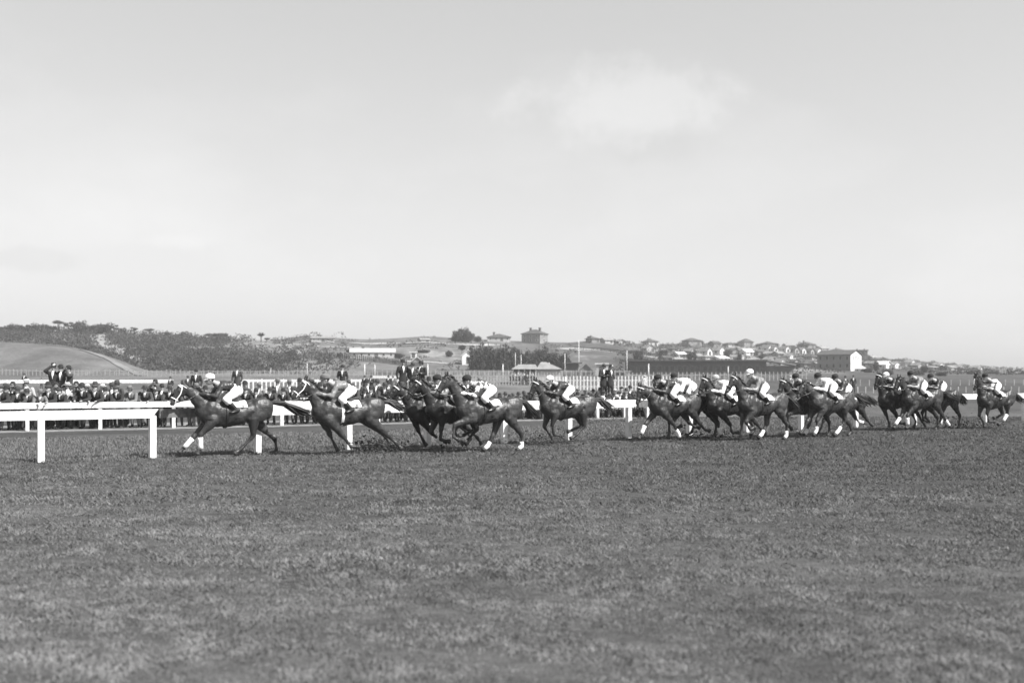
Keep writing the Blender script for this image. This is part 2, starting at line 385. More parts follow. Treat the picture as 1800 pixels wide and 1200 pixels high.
def check_mat():
    m = bpy.data.materials.new('checked_silk'); m.use_nodes = True; t = m.node_tree; b = t.nodes['Principled BSDF']; b.inputs['Roughness'].default_value = .45
    c = t.nodes.new('ShaderNodeTexCoord'); k = t.nodes.new('ShaderNodeTexChecker'); k.inputs['Scale'].default_value = 9
    mp_ = t.nodes.new('ShaderNodeMapping'); mp_.inputs['Rotation'].default_value = (0, R(45), 0); t.links.new(c.outputs['Object'], mp_.inputs[0])
    k.inputs['Color1'].default_value = (.7, .7, .7, 1); k.inputs['Color2'].default_value = (.05, .05, .05, 1); t.links.new(mp_.outputs[0], k.inputs[0]); t.links.new(k.outputs[0], b.inputs['Base Color']); return m
def stripe_mat():
    m = bpy.data.materials.new('striped_silk'); m.use_nodes = True; t = m.node_tree; b = t.nodes['Principled BSDF']; b.inputs['Roughness'].default_value = .45
    c = t.nodes.new('ShaderNodeTexCoord'); k = t.nodes.new('ShaderNodeTexWave'); k.inputs['Scale'].default_value = 2.1; k.bands_direction = 'Z'; k.inputs['Distortion'].default_value = 1.5
    r = t.nodes.new('ShaderNodeValToRGB'); r.color_ramp.interpolation = 'CONSTANT'; r.color_ramp.elements[0].color = (.04, .04, .04, 1); r.color_ramp.elements[1].color = (.72, .72, .72, 1); r.color_ramp.elements[1].position = .3
    t.links.new(c.outputs['Object'], k.inputs[0]); t.links.new(k.outputs[0], r.inputs[0]); t.links.new(r.outputs[0], b.inputs['Base Color']); return m
C_check = check_mat(); C_stripe = stripe_mat()
V3 = Vector
def hand(mb, p, d, s, grip=.6):
    """palm and five bent fingers; d = forearm direction, s = side sign"""
    p = V3(p); d = V3(d).normalized(); side = V3((0, s, 0)); side = (side-d*side.dot(d)).normalized(); up = d.cross(side)
    if up.z < 0: up = -up
    mb.tube([p-d*.01, p+d*.045, p+d*.08], [(.026, .019), (.040, .017), (.040, .015)], ref=side, seg=8)
    for i, ln in enumerate((.068, .078, .073, .058)):
        b = p+d*.08+side*((i-1.5)*.0225); k1 = b+d*ln*.45-up*ln*.12*grip; k2 = k1+(d*.5-up*.9*grip).normalized()*ln*.3; k3 = k2+(-up*grip-d*.2).normalized()*ln*.25
        mb.tube([b-d*.02, b, k1, k2, k3], [.0105, .0105, .0095, .0085, .007], ref=side, seg=6)
    b = p+d*.02-side*.033; mb.tube([b, b+d*.03-side*.018, b+d*.055-side*.012-up*.02], [.013, .0115, .009], ref=side, seg=6)
def head(mb, c, d, up=None):
    """head with brow, nose, lips, chin, ears; c = skull centre, d = facing"""
    c = V3(c); d = V3(d).normalized(); up = V3(up or (0, 0, 1)); up = (up-d*up.dot(d)).normalized(); sd_ = up.cross(d)
    rot = Matrix((d, sd_, up)).transposed()
    mb.ell(c, (.098, .077, .112), 14, rot)
    mb.ell(c+d*.025-up*.06, (.066, .056, .066), 10, rot)          # jaw
    mb.ell(c+d*.075-up*.105, (.026, .024, .020), 8, rot)           # chin
    mb.tube([c+d*.092-up*.005, c+d*.118-up*.042], [.010, .016], ref=sd_, seg=6)   # nose
    mb.ell(c+d*.094-up*.072, (.014, .026, .010), 8, rot)           # lips
    mb.ell(c+d*.086+up*.018, (.018, .052, .012), 8, rot)           # brow
    for s in (-1, 1): mb.ell(c+sd_*(s*.078)-up*.015, (.02, .010, .032), 8, rot)
    return rot
def limb(mb, a, b, ra, rb, bulge=1.06, n=4, grow=0):
    a, b = V3(a), V3(b); pts = [a.lerp(b, i/n) for i in range(n+1)]
    mb.tube(pts, [(ra+(rb-ra)*i/n)*(1+(bulge-1)*math.sin(math.pi*min(1, i/n*1.4)))+grow for i in range(n+1)], seg=10)
def figure(J, name, spec, loc, rz, vox=.016, parent_scale=1):
    """one continuous body; clothing hangs on it as children"""
    b = MB(); pel, ch, nk, hd, hdir = map(V3, (J['pel'], J['ch'], J['nk'], J['hd'], J['hdir']))
    mid = pel.lerp(ch, .5)+V3(J.get('arch', (0, 0, 0)))
    b.tube([pel, mid, ch, ch.lerp(nk, .6)], [(.15, .11), (.135, .1), (.17, .115), (.10, .08)], seg=14)
    b.tube([ch.lerp(nk, .4), nk, nk.lerp(hd, .6)], [.06, .055, .055], seg=10)
    head(b, hd, hdir)
    for s in (1, -1):
        q = 'L' if s > 0 else 'R'
        def g(k): 
            v = J.get(k+q, J.get(k)); return V3((v[0], v[1]*s if k in J and k+q not in J else v[1], v[2]))
        sh, el, hn, hp, kn, an, to = g('sh'), g('el'), g('hn'), g('hp'), g('kn'), g('an'), g('to')
        limb(b, sh, el, .05, .038); limb(b, el, hn, .039, .026); hand(b, hn, hn-el, s, J.get('grip', .6))
        limb(b, hp, kn, .085, .056); limb(b, kn, an, .056, .036); b.tube([an-V3((.0, 0, .0)), an.lerp(to, .5)-V3((0, 0, .01)), to], [(.038, .04), (.042, .03), (.038, .022)], seg=8)
    body = b.skin(name, SKIN, None, vox, 2, .4); body.location = loc; body.rotation_euler = (0, 0, rz)
    def jac(mb, gr, skirt=False):
        mb.tube([pel-(ch-pel).normalized()*(.03 if not skirt else 0), mid, ch, ch.lerp(nk, .62)], [(.155+gr, .115+gr), (.14+gr, .11+gr), (.18+gr, .125+gr), (.085+gr, .075+gr)], seg=16)
        for s in (1, -1):
            q = 'L' if s > 0 else 'R'
            def g(k):
                v = J.get(k+q, J.get(k)); return V3((v[0], v[1]*s if k in J and k+q not in J else v[1], v[2]))
            sh, el, hn = g('sh'), g('el'), g('hn')
            limb(mb, sh, el, .058+gr, .048+gr); limb(mb, el, el.lerp(hn, .93), .05+gr, .034+gr)
    def legs(mb, gr, lo=0., upto=1., hips=True):
        if hips: mb.tube([pel-(ch-pel).normalized()*.05, pel.lerp(mid, .5)], [(.155+gr, .12+gr), (.15+gr, .11+gr)], seg=14)
        for s in (1, -1):
            q = 'L' if s > 0 else 'R'
            def g(k):
                v = J.get(k+q, J.get(k)); return V3((v[0], v[1]*s if k in J and k+q not in J else v[1], v[2]))
            hp, kn, an = g('hp'), g('kn'), g('an')
            limb(mb, hp, kn, .097+gr, .066+gr, 1.1); limb(mb, kn, kn.lerp(an, upto), .066+gr, (.052 if upto > .9 else .06)+gr)
    def boots(mb, frm, sides=(1, -1)):
        for s in sides:
            q = 'L' if s > 0 else 'R'
            def g(k):
                v = J.get(k+q, J.get(k)); return V3((v[0], v[1]*s if k in J and k+q not in J else v[1], v[2]))
            kn, an, to = g('kn'), g('an'), g('to')
            limb(mb, kn.lerp(an, frm), an, .068 if frm < .5 else .05, .05)
            mb.tube([an-(to-an)*.2, an.lerp(to, .5)-V3((0, 0, .01)), to+(to-an).normalized()*.03], [(.05, .05), (.05, .04), (.045, .03)], seg=8)
    up = V3((0, 0, 1)); d = hdir.normalized(); up = (up-d*up.dot(d)).normalized(); rot = Matrix((d, up.cross(d), up)).transposed()
    m = MB(); jac(m, .012); 
    if spec['kind'] == 'jockey':
        ripple(m.skin('jacket', spec['jacket'], body, .02, 3).data, .02, 9)
        m = MB(); legs(m, .012, upto=.35); ripple(m.skin('breeches', C_breech, body, .02, 3).data, .012, 10)
        for s in (1, -1): m = MB(); boots(m, .3, (s,)); m.skin('boot', LEATHER, body, .02, 2)
        m = MB(); m.lathe([(.112, -.005), (.124, .03), (.118, .075), (.085, .115), (.03, .134), (.004, .137)], hd+rot @ V3((-.008, 0, .012)), 18, .86, rot)
        cap = m.build('cap', spec['cap'], body, True)
        m = MB(); pk = [hd+rot @ V3((.095*math.cos(a)+.055*math.cos(a)**2*(1), .092*math.sin(a), .022-.018*math.cos(a))) for a in np.linspace(-1.1, 1.1, 9)]
        pi = [hd+rot @ V3((.09*math.cos(a), .08*math.sin(a), .028)) for a in np.linspace(-1.1, 1.1, 9)]
        lo = [p-rot @ V3((0, 0, .008)) for p in pk]; li = [p-rot @ V3((0, 0, .008)) for p in pi]; n = 9
        m.add(pk+pi+lo+li, [(i, i+1, n+i+1, n+i) for i in range(n-1)]+[(2*n+i+1, 2*n+i, 3*n+i, 3*n+i+1) for i in range(n-1)]+[(i+1, i, 2*n+i, 2*n+i+1) for i in range(n-1)]+[(n+i, n+i+1, 3*n+i+1, 3*n+i) for i in range(n-1)])
        m.build('cap_peak', spec['cap'], cap, True)
    else:
        # coat with a skirt to mid thigh
        if not spec.get('seated'): m.tube([pel+V3((0, 0, .06)), pel-V3((0, 0, .12)), pel-V3((0, 0, spec.get('skirt', .24)))], [(.17, .13), (.19, .145), (.205, .155)], seg=16)
        m.skin('coat', spec['coat'], body, .022, 3)
        m = MB(); legs(m, .002); m.skin('trousers', spec['trousers'], body, .024, 3)
        for s in (1, -1): m = MB(); boots(m, .85, (s,)); m.skin('boot', LEATHER, body, .024, 2)
        # shirt front
        f = (hdir-V3((0, 0, hdir.z))).normalized(); ax = (nk-ch).normalized()
        m = MB(); c0 = ch.lerp(nk, .35)+f*.128
        sdv = V3((-f.y, f.x, 0))
        m.tube([ch.lerp(nk, .95)+f*.058, ch.lerp(nk, .5)+f*.112, ch-ax*.0+f*.146, ch-ax*.13+f*.142], [(.042, .02), (.05, .018), (.032, .014), (.006, .01)], ref=sdv, seg=8)
        m.build('shirt', C_white, body, True)
        h = spec['hat']; c = hd+rot @ V3((-.005, 0, .035)); m = MB()
        if h == 'bowler': pr = [(.10, .0), (.155, .012), (.16, .022), (.105, .01), (.108, .06), (.092, .11), (.05, .138), (.004, .143)]
        elif h == 'boater': pr = [(.10, 0), (.175, .0), (.175, .012), (.105, .013), (.105, .085), (.10, .09), (.004, .09)]
        elif h == 'felt': pr = [(.10, 0), (.17, -.006), (.175, .006), (.105, .012), (.102, .07), (.085, .115), (.055, .125), (.03, .105), (.004, .1)]
        else: pr = [(.09, -.01), (.118, .01), (.135, .045), (.118, .075), (.05, .088), (.004, .088)]
        m.lathe(pr, c, 18, .87, rot); hat = m.build('hat', spec['hatmat'], body, True)
        if h in ('boater', 'felt'): mm = MB().lathe([(.1065, .014), (.1085, .018), (.1085, .040), (.1065, .044)], c, 18, .87, rot); mm.build('hat_band', LEATHER, hat, True)
        elif h == 'cap': mm = MB(); mm.tube([c+rot @ V3((.06, 0, .015)), c+rot @ V3((.15, 0, -.002))], [(.07, .012), (.05, .006)], ref=rot @ V3((0, 1, 0)), seg=10); mm.build('cap_peak', spec['hatmat'], hat, True)
    m = MB(); m.ell(hd+rot @ V3((-.02, 0, .012)), (.092, .083, .108), 12, rot); m.build('hair', HAIR, body, True)
    for s in (-1, 1): MB().ell(hd+rot @ V3((.088, s*.031, -.012)), (.012, .014, .008), 8, rot).build('eye', HAIR, body, True)
    return body
# ------------------------------------------------------------------ horses
COAT = {}
def coat(v):
    v *= .55
    k = 'horse_coat_%d' % int(v*2000)
    return mat(k, v, .44, ns=4, nv=.45, bump=.8, bs=5, spec=.4)
WHITEB = mat('white_bandage', .78, .85, bump=.4, bs=60)
WHAIR = mat('white_horse_hair', .7, .7)
HORSEHAIR = mat('black_horse_hair', .018, .5, ns=30, nv=.4, spec=.4)
HOOF = mat('dark_hoof', .04, .5)
def horse(P, v, loc, rz, spec):
    """P: poll, nose, nf/ff (near/far fore: knee, fetlock, hoof), nh/fh (hind: hock, fetlock, hoof), tail end"""
    b = MB()
    TR = [(.93,1.16,.99,.09),(.82,1.27,.87,.17),(.65,1.37,.77,.225),(.45,1.41,.705,.25),(.25,1.365,.70,.27),(0,1.295,.72,.285),(-.25,1.315,.79,.27),(-.47,1.38,.86,.265),(-.68,1.375,.89,.25),(-.84,1.335,.94,.2),(-.94,1.26,1.02,.12)]
    rg = []
    for x, zt, zb, hw in reversed(TR):
        cz, hh = (zt+zb)/2, (zt-zb)/2; row = []
        for k in range(20):
            a = 2*math.pi*k/20; sy, sz = math.cos(a), math.sin(a)
            wz = 1-.22*max(0, sz)**2
            row.append((x, hw*wz*math.copysign(abs(sy)**.9, sy), cz+hh*sz))
        rg.append(row)
    b.rings(rg)
    poll, nose = V3((P['poll'][0], 0, P['poll'][1])), V3((P['nose'][0], 0, P['nose'][1]))
    # neck
    base = V3((.60, 0, 1.12)); nk1 = V3((.74, 0, 1.24)); dpoll = poll-V3((.03, 0, .06))
    mid = nk1.lerp(dpoll, .5)+V3((.0, 0, .035))
    b.tube([base, nk1, nk1.lerp(mid, .5)+V3((0, 0, .01)), mid, mid.lerp(dpoll, .6), dpoll], [(.17, .27), (.14, .22), (.115, .185), (.09, .15), (.075, .125), (.07, .105)], seg=16)
    hd = (nose-poll).normalized(); hu = V3((-hd.z, 0, hd.x)); 
    if hu.z < 0 and hu.x < 0: hu = -hu
    hu = V3((0, 1, 0)).cross(hd); 
    if hu.dot(V3((1, 0, 1))) < 0: hu = -hu      # towards forehead
    HL = .60; hl = (nose-poll).length
    if hl < HL*.85: nose = poll+hd*HL*.88; hl = HL*.88
    def H(t, o, s=0): return poll+hd*(hl*t)+hu*o+V3((0, s, 0))
    b.tube([H(.0, -.06), H(.2, -.055), H(.42, -.045), H(.65, -.03), H(.85, -.03), H(.98, -.035)], [(.068, .085), (.085, .115), (.075, .105), (.052, .075), (.05, .062), (.046, .05)], seg=14)
    b.ell(H(.3, -.1), (.11, .07, .11), 12)                                     # jowl
    b.ell(H(.93, -.055), (.055, .05, .05), 10)
    for s in (-1, 1):
        b.ell(H(.30, .0, s*.075), (.03, .018, .02), 8)                          # brow over the eye
        b.ell(H(.95, -.01, s*.03), (.022, .016, .018), 8)                       # nostril
        back = V3((-.35, 0, .9)).normalized()
        b.tube([H(-.02, .0, s*.045), H(-.06, .03, s*.055)+back*.05, H(-.06, .03, s*.05)+back*.13], [(.02, .03), (.022, .032), (.006, .008)], seg=8)
        # shoulder, haunch, muscle masses
        b.ell((.60, s*.125, 1.08), (.2, .115, .28), 12, Matrix.Rotation(R(-22), 3, 'Y'))
        b.ell((.72, s*.10, 1.02), (.14, .11, .14), 12)
        b.ell((-.60, s*.135, 1.13), (.34, .13, .25), 12, Matrix.Rotation(R(18), 3, 'Y'))
        b.ell((-.77, s*.11, 1.07), (.15, .10, .22), 12)
    legsd = []
    for key, s, x0 in (('nf', 1, .57), ('ff', -1, .60)):
        kn, ft, hf = [V3((q[0], s*.13, q[1])) for q in P[key]]; el = V3((x0, s*.155, .93)); e2 = V3((x0-.02, s*.15, .86))
        m1 = e2.lerp(kn, .35); m2 = e2.lerp(kn, .72)
        b.tube([el, e2, m1, m2, kn, kn.lerp(ft, .15)], [(0.117, 0.175), (0.111, 0.146), (0.088, 0.111), (0.064, 0.076), (0.058, 0.068), (0.049, 0.053)], seg=12)
        b.tube([kn, kn.lerp(ft, .3), kn.lerp(ft, .7), ft, ft.lerp(hf, .5)], [(0.050, 0.056), (0.036, 0.043), (0.036, 0.043), (0.044, 0.051), (0.039, 0.042)], seg=10)
        b.tube([ft, ft.lerp(hf, .55), ft.lerp(hf, .8)], [(0.042, 0.047), (0.040, 0.044), (0.053, 0.058)], seg=10)
        legsd.append((key, kn, ft, hf))
    for key, s in (('nh', 1), ('fh', -1)):
        hk, ft, hf = [V3((q[0], s*.13, q[1])) for q in P[key]]
        st = V3((-.42, s*.17, .90)) if hk.x > -.75 else V3((-.50, s*.17, .88))
        b.tube([V3((-.66, s*.14, 1.12)), V3((-.56, s*.16, .99)).lerp(st, .3), st], [(.13, .25), (.125, .21), (.105, .15)], seg=14)
        b.tube([st, st.lerp(hk, .35), st.lerp(hk, .7), hk, hk.lerp(ft, .15)], [(0.117, 0.164), (0.096, 0.131), (0.064, 0.084), (0.058, 0.077), (0.049, 0.058)], seg=12)
        pt = (hk-st).normalized(); b.ell(hk+V3((-.035, 0, .03)), (.035, .03, .045), 8)
        b.tube([hk, hk.lerp(ft, .35), hk.lerp(ft, .75), ft, ft.lerp(hf, .5)], [(0.054, 0.063), (0.040, 0.049), (0.039, 0.044), (0.047, 0.054), (0.040, 0.043)], seg=10)
        b.tube([ft, ft.lerp(hf, .55), ft.lerp(hf, .8)], [(0.043, 0.048), (0.041, 0.044), (0.053, 0.058)], seg=10)
        legsd.append((key, hk, ft, hf))
    body = b.skin('horse', coat(v), None, .019, 9, .5); body.location = loc; body.rotation_euler = (0, 0, rz)
    ripple(body.data, .016, 6.5+spec.get('seed', 1)*.13)
    sc = spec.get('scale', 1); body.scale = (sc, sc, sc)
    for key, kn, ft, hf in legsd:
        d = (hf-ft).normalized(); m = MB(); m.tube([hf-d*.055, hf-d*.01, hf+d*.025], [(.045, .048), (.053, .058), (.058, .066)], seg=12, cap=False)
        m.build('hoof', HOOF, body, True)
        if key in spec.get('bandage', ()):
            m = MB(); m.tube([kn.lerp(ft, .18), kn.lerp(ft, .4), kn.lerp(ft, .8), ft+(ft-kn)*.08], [(.060, .064), (.055, .060), (.055, .060), (.061, .066)], seg=12, cap=False); m.build('leg_bandage', WHITEB, body, True)
        if key in spec.get('sock', ()):
            m = MB(); m.tube([kn.lerp(ft, .62), kn.lerp(ft, .85), ft, ft.lerp(hf, .5), ft.lerp(hf, .75)], [(.047, .052), (.050, .056), (.055, .062), (.049, .054), (.053, .058)], seg=12, cap=False); m.build('white_sock', WHAIR, body, True)
    rr = random.Random(spec.get('seed', 1))
    # mane of separate locks
    m = MB(); crest = [nk1+V3((-.16, 0, .17)), mid+V3((-.075, 0, .125)), poll+V3((-.03, 0, .02))]
    for k in range(30):
        t = k/29; p = (crest[0].lerp(crest[1], t*2) if t < .5 else crest[1].lerp(crest[2], t*2-1)); s = rr.choice((1, 1, -1)); l = rr.uniform(.06, .12)
        q = p+V3((-rr.uniform(.3, .8)*l, s*.03, rr.uniform(-.1, .35)*l)); e = q+V3((-l*rr.uniform(.4, .9), s*.03, -l*rr.uniform(.0, .5)))
        m.tube([p-V3((0, 0, .03)), p, q, e], [(.012, .03), (.012, .03), (.011, .022), (.003, .006)], seg=6)
    m.build('mane', HORSEHAIR, body, True)
    # tail streaming behind
    m = MB(); dk = V3((-.92, 0, 1.27)); te = V3((P['tail'][0], 0, P['tail'][1])); L_ = (te-dk).length
    m.tube([dk+V3((.08, 0, -.02)), dk+V3((-.07, 0, .0)), dk.lerp(te, .3)+V3((0, 0, .05)), dk.lerp(te, .6)+V3((0, 0, .02))], [(.04, .045), (.045, .05), (.05, .06), (.03, .04)], seg=10)
    for k in range(30):
        o = V3((0, rr.uniform(-.05, .05), rr.uniform(-.05, .05))); e = te+V3((rr.uniform(-.15, .28)*L_, rr.uniform(-.09, .09), rr.uniform(-.13, .07)))
        p1 = dk.lerp(te, .3)+V3((0, 0, .06))+o; p2 = dk.lerp(e, .65)+V3((0, 0, .03))+o
        m.tube([dk+o*.5, p1, p2, e], [(.018, .02), (.024, .03), (.02, .028), (.003, .004)], seg=6)
    m.build('tail', HORSEHAIR, body, True)
    for s in (-1, 1): MB().ell(H(.31, -.012, s*.083), (.02, .012, .017), 8).build('eye', LEATHER, body, True)
    # bridle
    bm_ = {'w': WHITEB, 'd': LEATHER, 'b': LEATHER}[spec.get('bridle', 'd')]
    m = MB()
    def loop(t, o, rw, rh, r=.011):
        pts = [H(t, o+rh*math.sin(a), rw*math.cos(a)) for a in np.linspace(0, 2*math.pi, 17)]; m.tube(pts, [r]*17, ref=hd, seg=6, cap=False)
    loop(.72, -.03, .06, .085, .014); loop(.04, -.06, .082, .10)
    for s in (-1, 1):
        m.tube([H(.06, .02, s*.06), H(.14, -.03, s*.088), H(.4, -.07, s*.088), H(.72, -.06, s*.064), H(.86, -.075, s*.052)], [.013]*5, seg=6)
        m.tube([H(.1, .055, s*.02), H(.12, .05, s*.06), H(.14, -.03, s*.088)], [.012]*3, seg=6)
    br = m.build('bridle', bm_, body, True)
    if spec.get('bridle') == 'b':
        m = MB(); m.tube([H(.10, -.08, .09), H(.09, -.01, .078), H(.085, .045, .045), H(.08, .06, 0), H(.085, .045, -.045), H(.09, -.01, -.078), H(.10, -.08, -.09)], [.017]*7, ref=hd, seg=6); m.build('browband', WHITEB, br, True)
    m = MB(); hx, hz = spec.get('hand', (.88, 1.50))
    for s in (-1, 1): m.tube([H(.86, -.075, s*.055), V3(H(.86, -.075, s*.055)).lerp(V3((hx, s*.06, hz)), .5)+V3((0, s*.1, -.03)), V3((hx, s*.06, hz))], [.010]*3, seg=6)
    m.build('reins', WHITEB if spec.get('bridle') == 'w' and 0 else LEATHER, body, True)
    if spec.get('blaze'):
        m = MB(); m.tube([H(.12, .028), H(.35, .058), H(.6, .047), H(.85, .035)], [(.012, .006), (.026, .008), (.026, .008), (.02, .007)], ref=(0, 1, 0), seg=10); m.build('white_blaze', WHAIR, body, True)
    # saddle, girth and weight cloth
    m = MB(); m.tube([(.28, 0, 1.385), (.12, 0, 1.345), (-.06, 0, 1.35), (-.14, 0, 1.385)], [(.1, .035), (.12, .03), (.15, .03), (.11, .025)], seg=12); m.skin('saddle', LEATHER, body, .016, 2)
    def ribbon(x0, x1, zlo, mm, nm, lift=.012):
        m = MB(); K = 15; rows = []
        for x in np.linspace(x0, x1, 5):
            T2 = sorted(TR); zt = np.interp(x, [q[0] for q in T2], [q[1] for q in T2]); zb = np.interp(x, [q[0] for q in T2], [q[2] for q in T2]); hw = np.interp(x, [q[0] for q in T2], [q[3] for q in T2])
            cz, hh = (zt+zb)/2, (zt-zb)/2; row = []
            amax = math.acos(max(-1, min(1, (zlo-cz)/hh))) if zlo else math.pi
            for k in range(K):
                a = -amax+2*amax*k/(K-1); sy, sz = math.sin(a), math.cos(a); wz = 1-.22*max(0, sz)**2
                row.append((x, (hw*wz+lift)*sy, cz+(hh+lift)*sz))
            rows.append(row)
        n = K; vs = [p for r in rows for p in r]; ins = [(p[0], p[1]*.94, p[2]-.012) for p in vs]; nn = len(vs)
        fs = [(i*n+j, i*n+j+1, (i+1)*n+j+1, (i+1)*n+j) for i in range(4) for j in range(n-1)]
        fs2 = [tuple(nn+i for i in reversed(f)) for f in fs]
        eb = []
        for i in range(4): eb += [(i*n, (i+1)*n, nn+(i+1)*n, nn+i*n), ((i+1)*n-1+n, (i+1)*n-1, nn+(i+1)*n-1, nn+(i+1)*n-1+n)]
        for j in range(n-1): eb += [(j+1, j, nn+j, nn+j+1), (4*n+j, 4*n+j+1, nn+4*n+j+1, nn+4*n+j)]
        m.add(vs+ins, fs+fs2+eb); return m.build(nm, mm, body, True)
    ribbon(.20, .27, 0, M_white2 if spec.get('girth') else LEATHER, 'girth', .014)
    if spec.get('cloth', True):
        nc = ribbon(-.25, .14, 1.16, C_white, 'number_cloth', .024)
        if spec.get('num'):
            cu = bpy.data.curves.new('t', 'FONT'); cu.body = spec['num']; cu.size = .17; cu.extrude = .003; cu.align_x = 'CENTER'
            to = bpy.data.objects.new('t', cu); COL.objects.link(to); dg = bpy.context.evaluated_depsgraph_get(); dg.update()
            me = bpy.data.meshes.new_from_object(to.evaluated_get(dg)); bpy.data.objects.remove(to)
            o = link('number', me, LEATHER, nc, False); o.location = (-.13, .262, 1.165); o.rotation_euler = (R(90-18), 0, R(180))
    return body
JK = dict(pel=(-.03, 0, 1.57), ch=(.36, 0, 1.69), nk=(.47, 0, 1.76), hd=(.60, 0, 1.84), hdir=(1, 0, -.12), arch=(-.02, 0, .06),
          sh=(.37, .165, 1.67), el=(.50, .20, 1.44), hn=(.80, .06, 1.50), hp=(-.03, .10, 1.54), kn=(.30, .26, 1.37), an=(.02, .29, 1.10), to=(.16, .30, 1.06), grip=1)
def jk(dx=0, dz=0, up=0):
    J = dict(JK)
    for k in ('ch', 'nk', 'hd', 'sh'):
        t = {'ch': .8, 'nk': 1, 'hd': 1.15, 'sh': .85}[k]; v = J[k]; J[k] = (v[0]-up*.16*t+dx*t, v[1], v[2]+up*.17*t)
    J['el'] = (J['el'][0]-up*.1+dx*.5, J['el'][1], J['el'][2]+up*.05)
    if up: J['hdir'] = (1, 0, -.2)
    for k in J:
        if k not in ('arch', 'hdir', 'grip'): J[k] = (J[k][0], J[k][1], J[k][2]+dz)
    return J
# gallop phases read off the photograph (x forward, z up, metres)
PA = dict(poll=(1.26, 1.72), nose=(1.53, 1.27), nf=((.86, .53), (.85, .23), (.93, .09)), ff=((.94, .48), (1.15, .25), (1.28, .13)),
          nh=((-.42, .47), (-.13, .18), (.03, .07)), fh=((-1.06, .39), (-1.09, .11), (-.97, .02)), tail=(-1.95, .98))
PB = dict(poll=(1.09, 1.80), nose=(1.45, 1.42), nf=((.15, .43), (.0, .22), (-.22, .19)), ff=((.42, .50), (.30, .26), (.22, .12)),
          nh=((-1.0, .45), (-1.22, .26), (-1.36, .12)), fh=((-.98, .50), (-1.16, .26), (-1.04, .08)), tail=(-1.48, 1.12))
PC = dict(poll=(1.21, 1.92), nose=(1.54, 1.43), nf=((1.05, .72), (1.08, .42), (.93, .34)), ff=((.92, .60), (.80, .34), (.60, .27)),
          nh=((-.90, .42), (-.90, .13), (-.77, .03)), fh=((-.20, .40), (-.05, .15), (.08, .05)), tail=(-1.45, .92))
PD = dict(poll=(1.12, 1.76), nose=(1.42, 1.33), nf=((.62, .56), (.55, .28), (.32, .26)), ff=((.72, .50), (.50, .26), (.42, .06)),
          nh=((-.48, .50), (-.22, .27), (-.02, .17)), fh=((-.60, .50), (-.28, .40), (-.1, .35)), tail=(-1.55, 1.0))
PE = dict(poll=(1.20, 1.62), nose=(1.48, 1.12), nf=((.14, .50), (-.05, .22), (-.12, .06)), ff=((.98, .50), (1.12, .24), (1.22, .10)),
          nh=((-.88, .48), (-1.08, .30), (-1.25, .26)), fh=((-.70, .50), (-.92, .38), (-1.08, .34)), tail=(-1.6, .98))
PF = dict(poll=(1.15, 1.82), nose=(1.46, 1.40), nf=((.80, .55), (.62, .34), (.45, .40)), ff=((.70, .50), (.72, .22), (.78, .07)),
          nh=((-.88, .45), (-.86, .14), (-.76, .03)), fh=((-.30, .45), (-.12, .18), (.02, .08)), tail=(-1.5, .9))
def var(P, seed, a=.05):
    r = random.Random(seed); Q = {}
    for k, v in P.items(): Q[k] = tuple((p[0]+r.uniform(-a, a), max(.02, p[1]+r.uniform(-a, a)*.5)) for p in v) if isinstance(v[0], tuple) else (v[0]+r.uniform(-a, a), v[1]+r.uniform(-a, a))
    return Q
W, D, G = C_silk_w, C_silk_d, C_silk_g
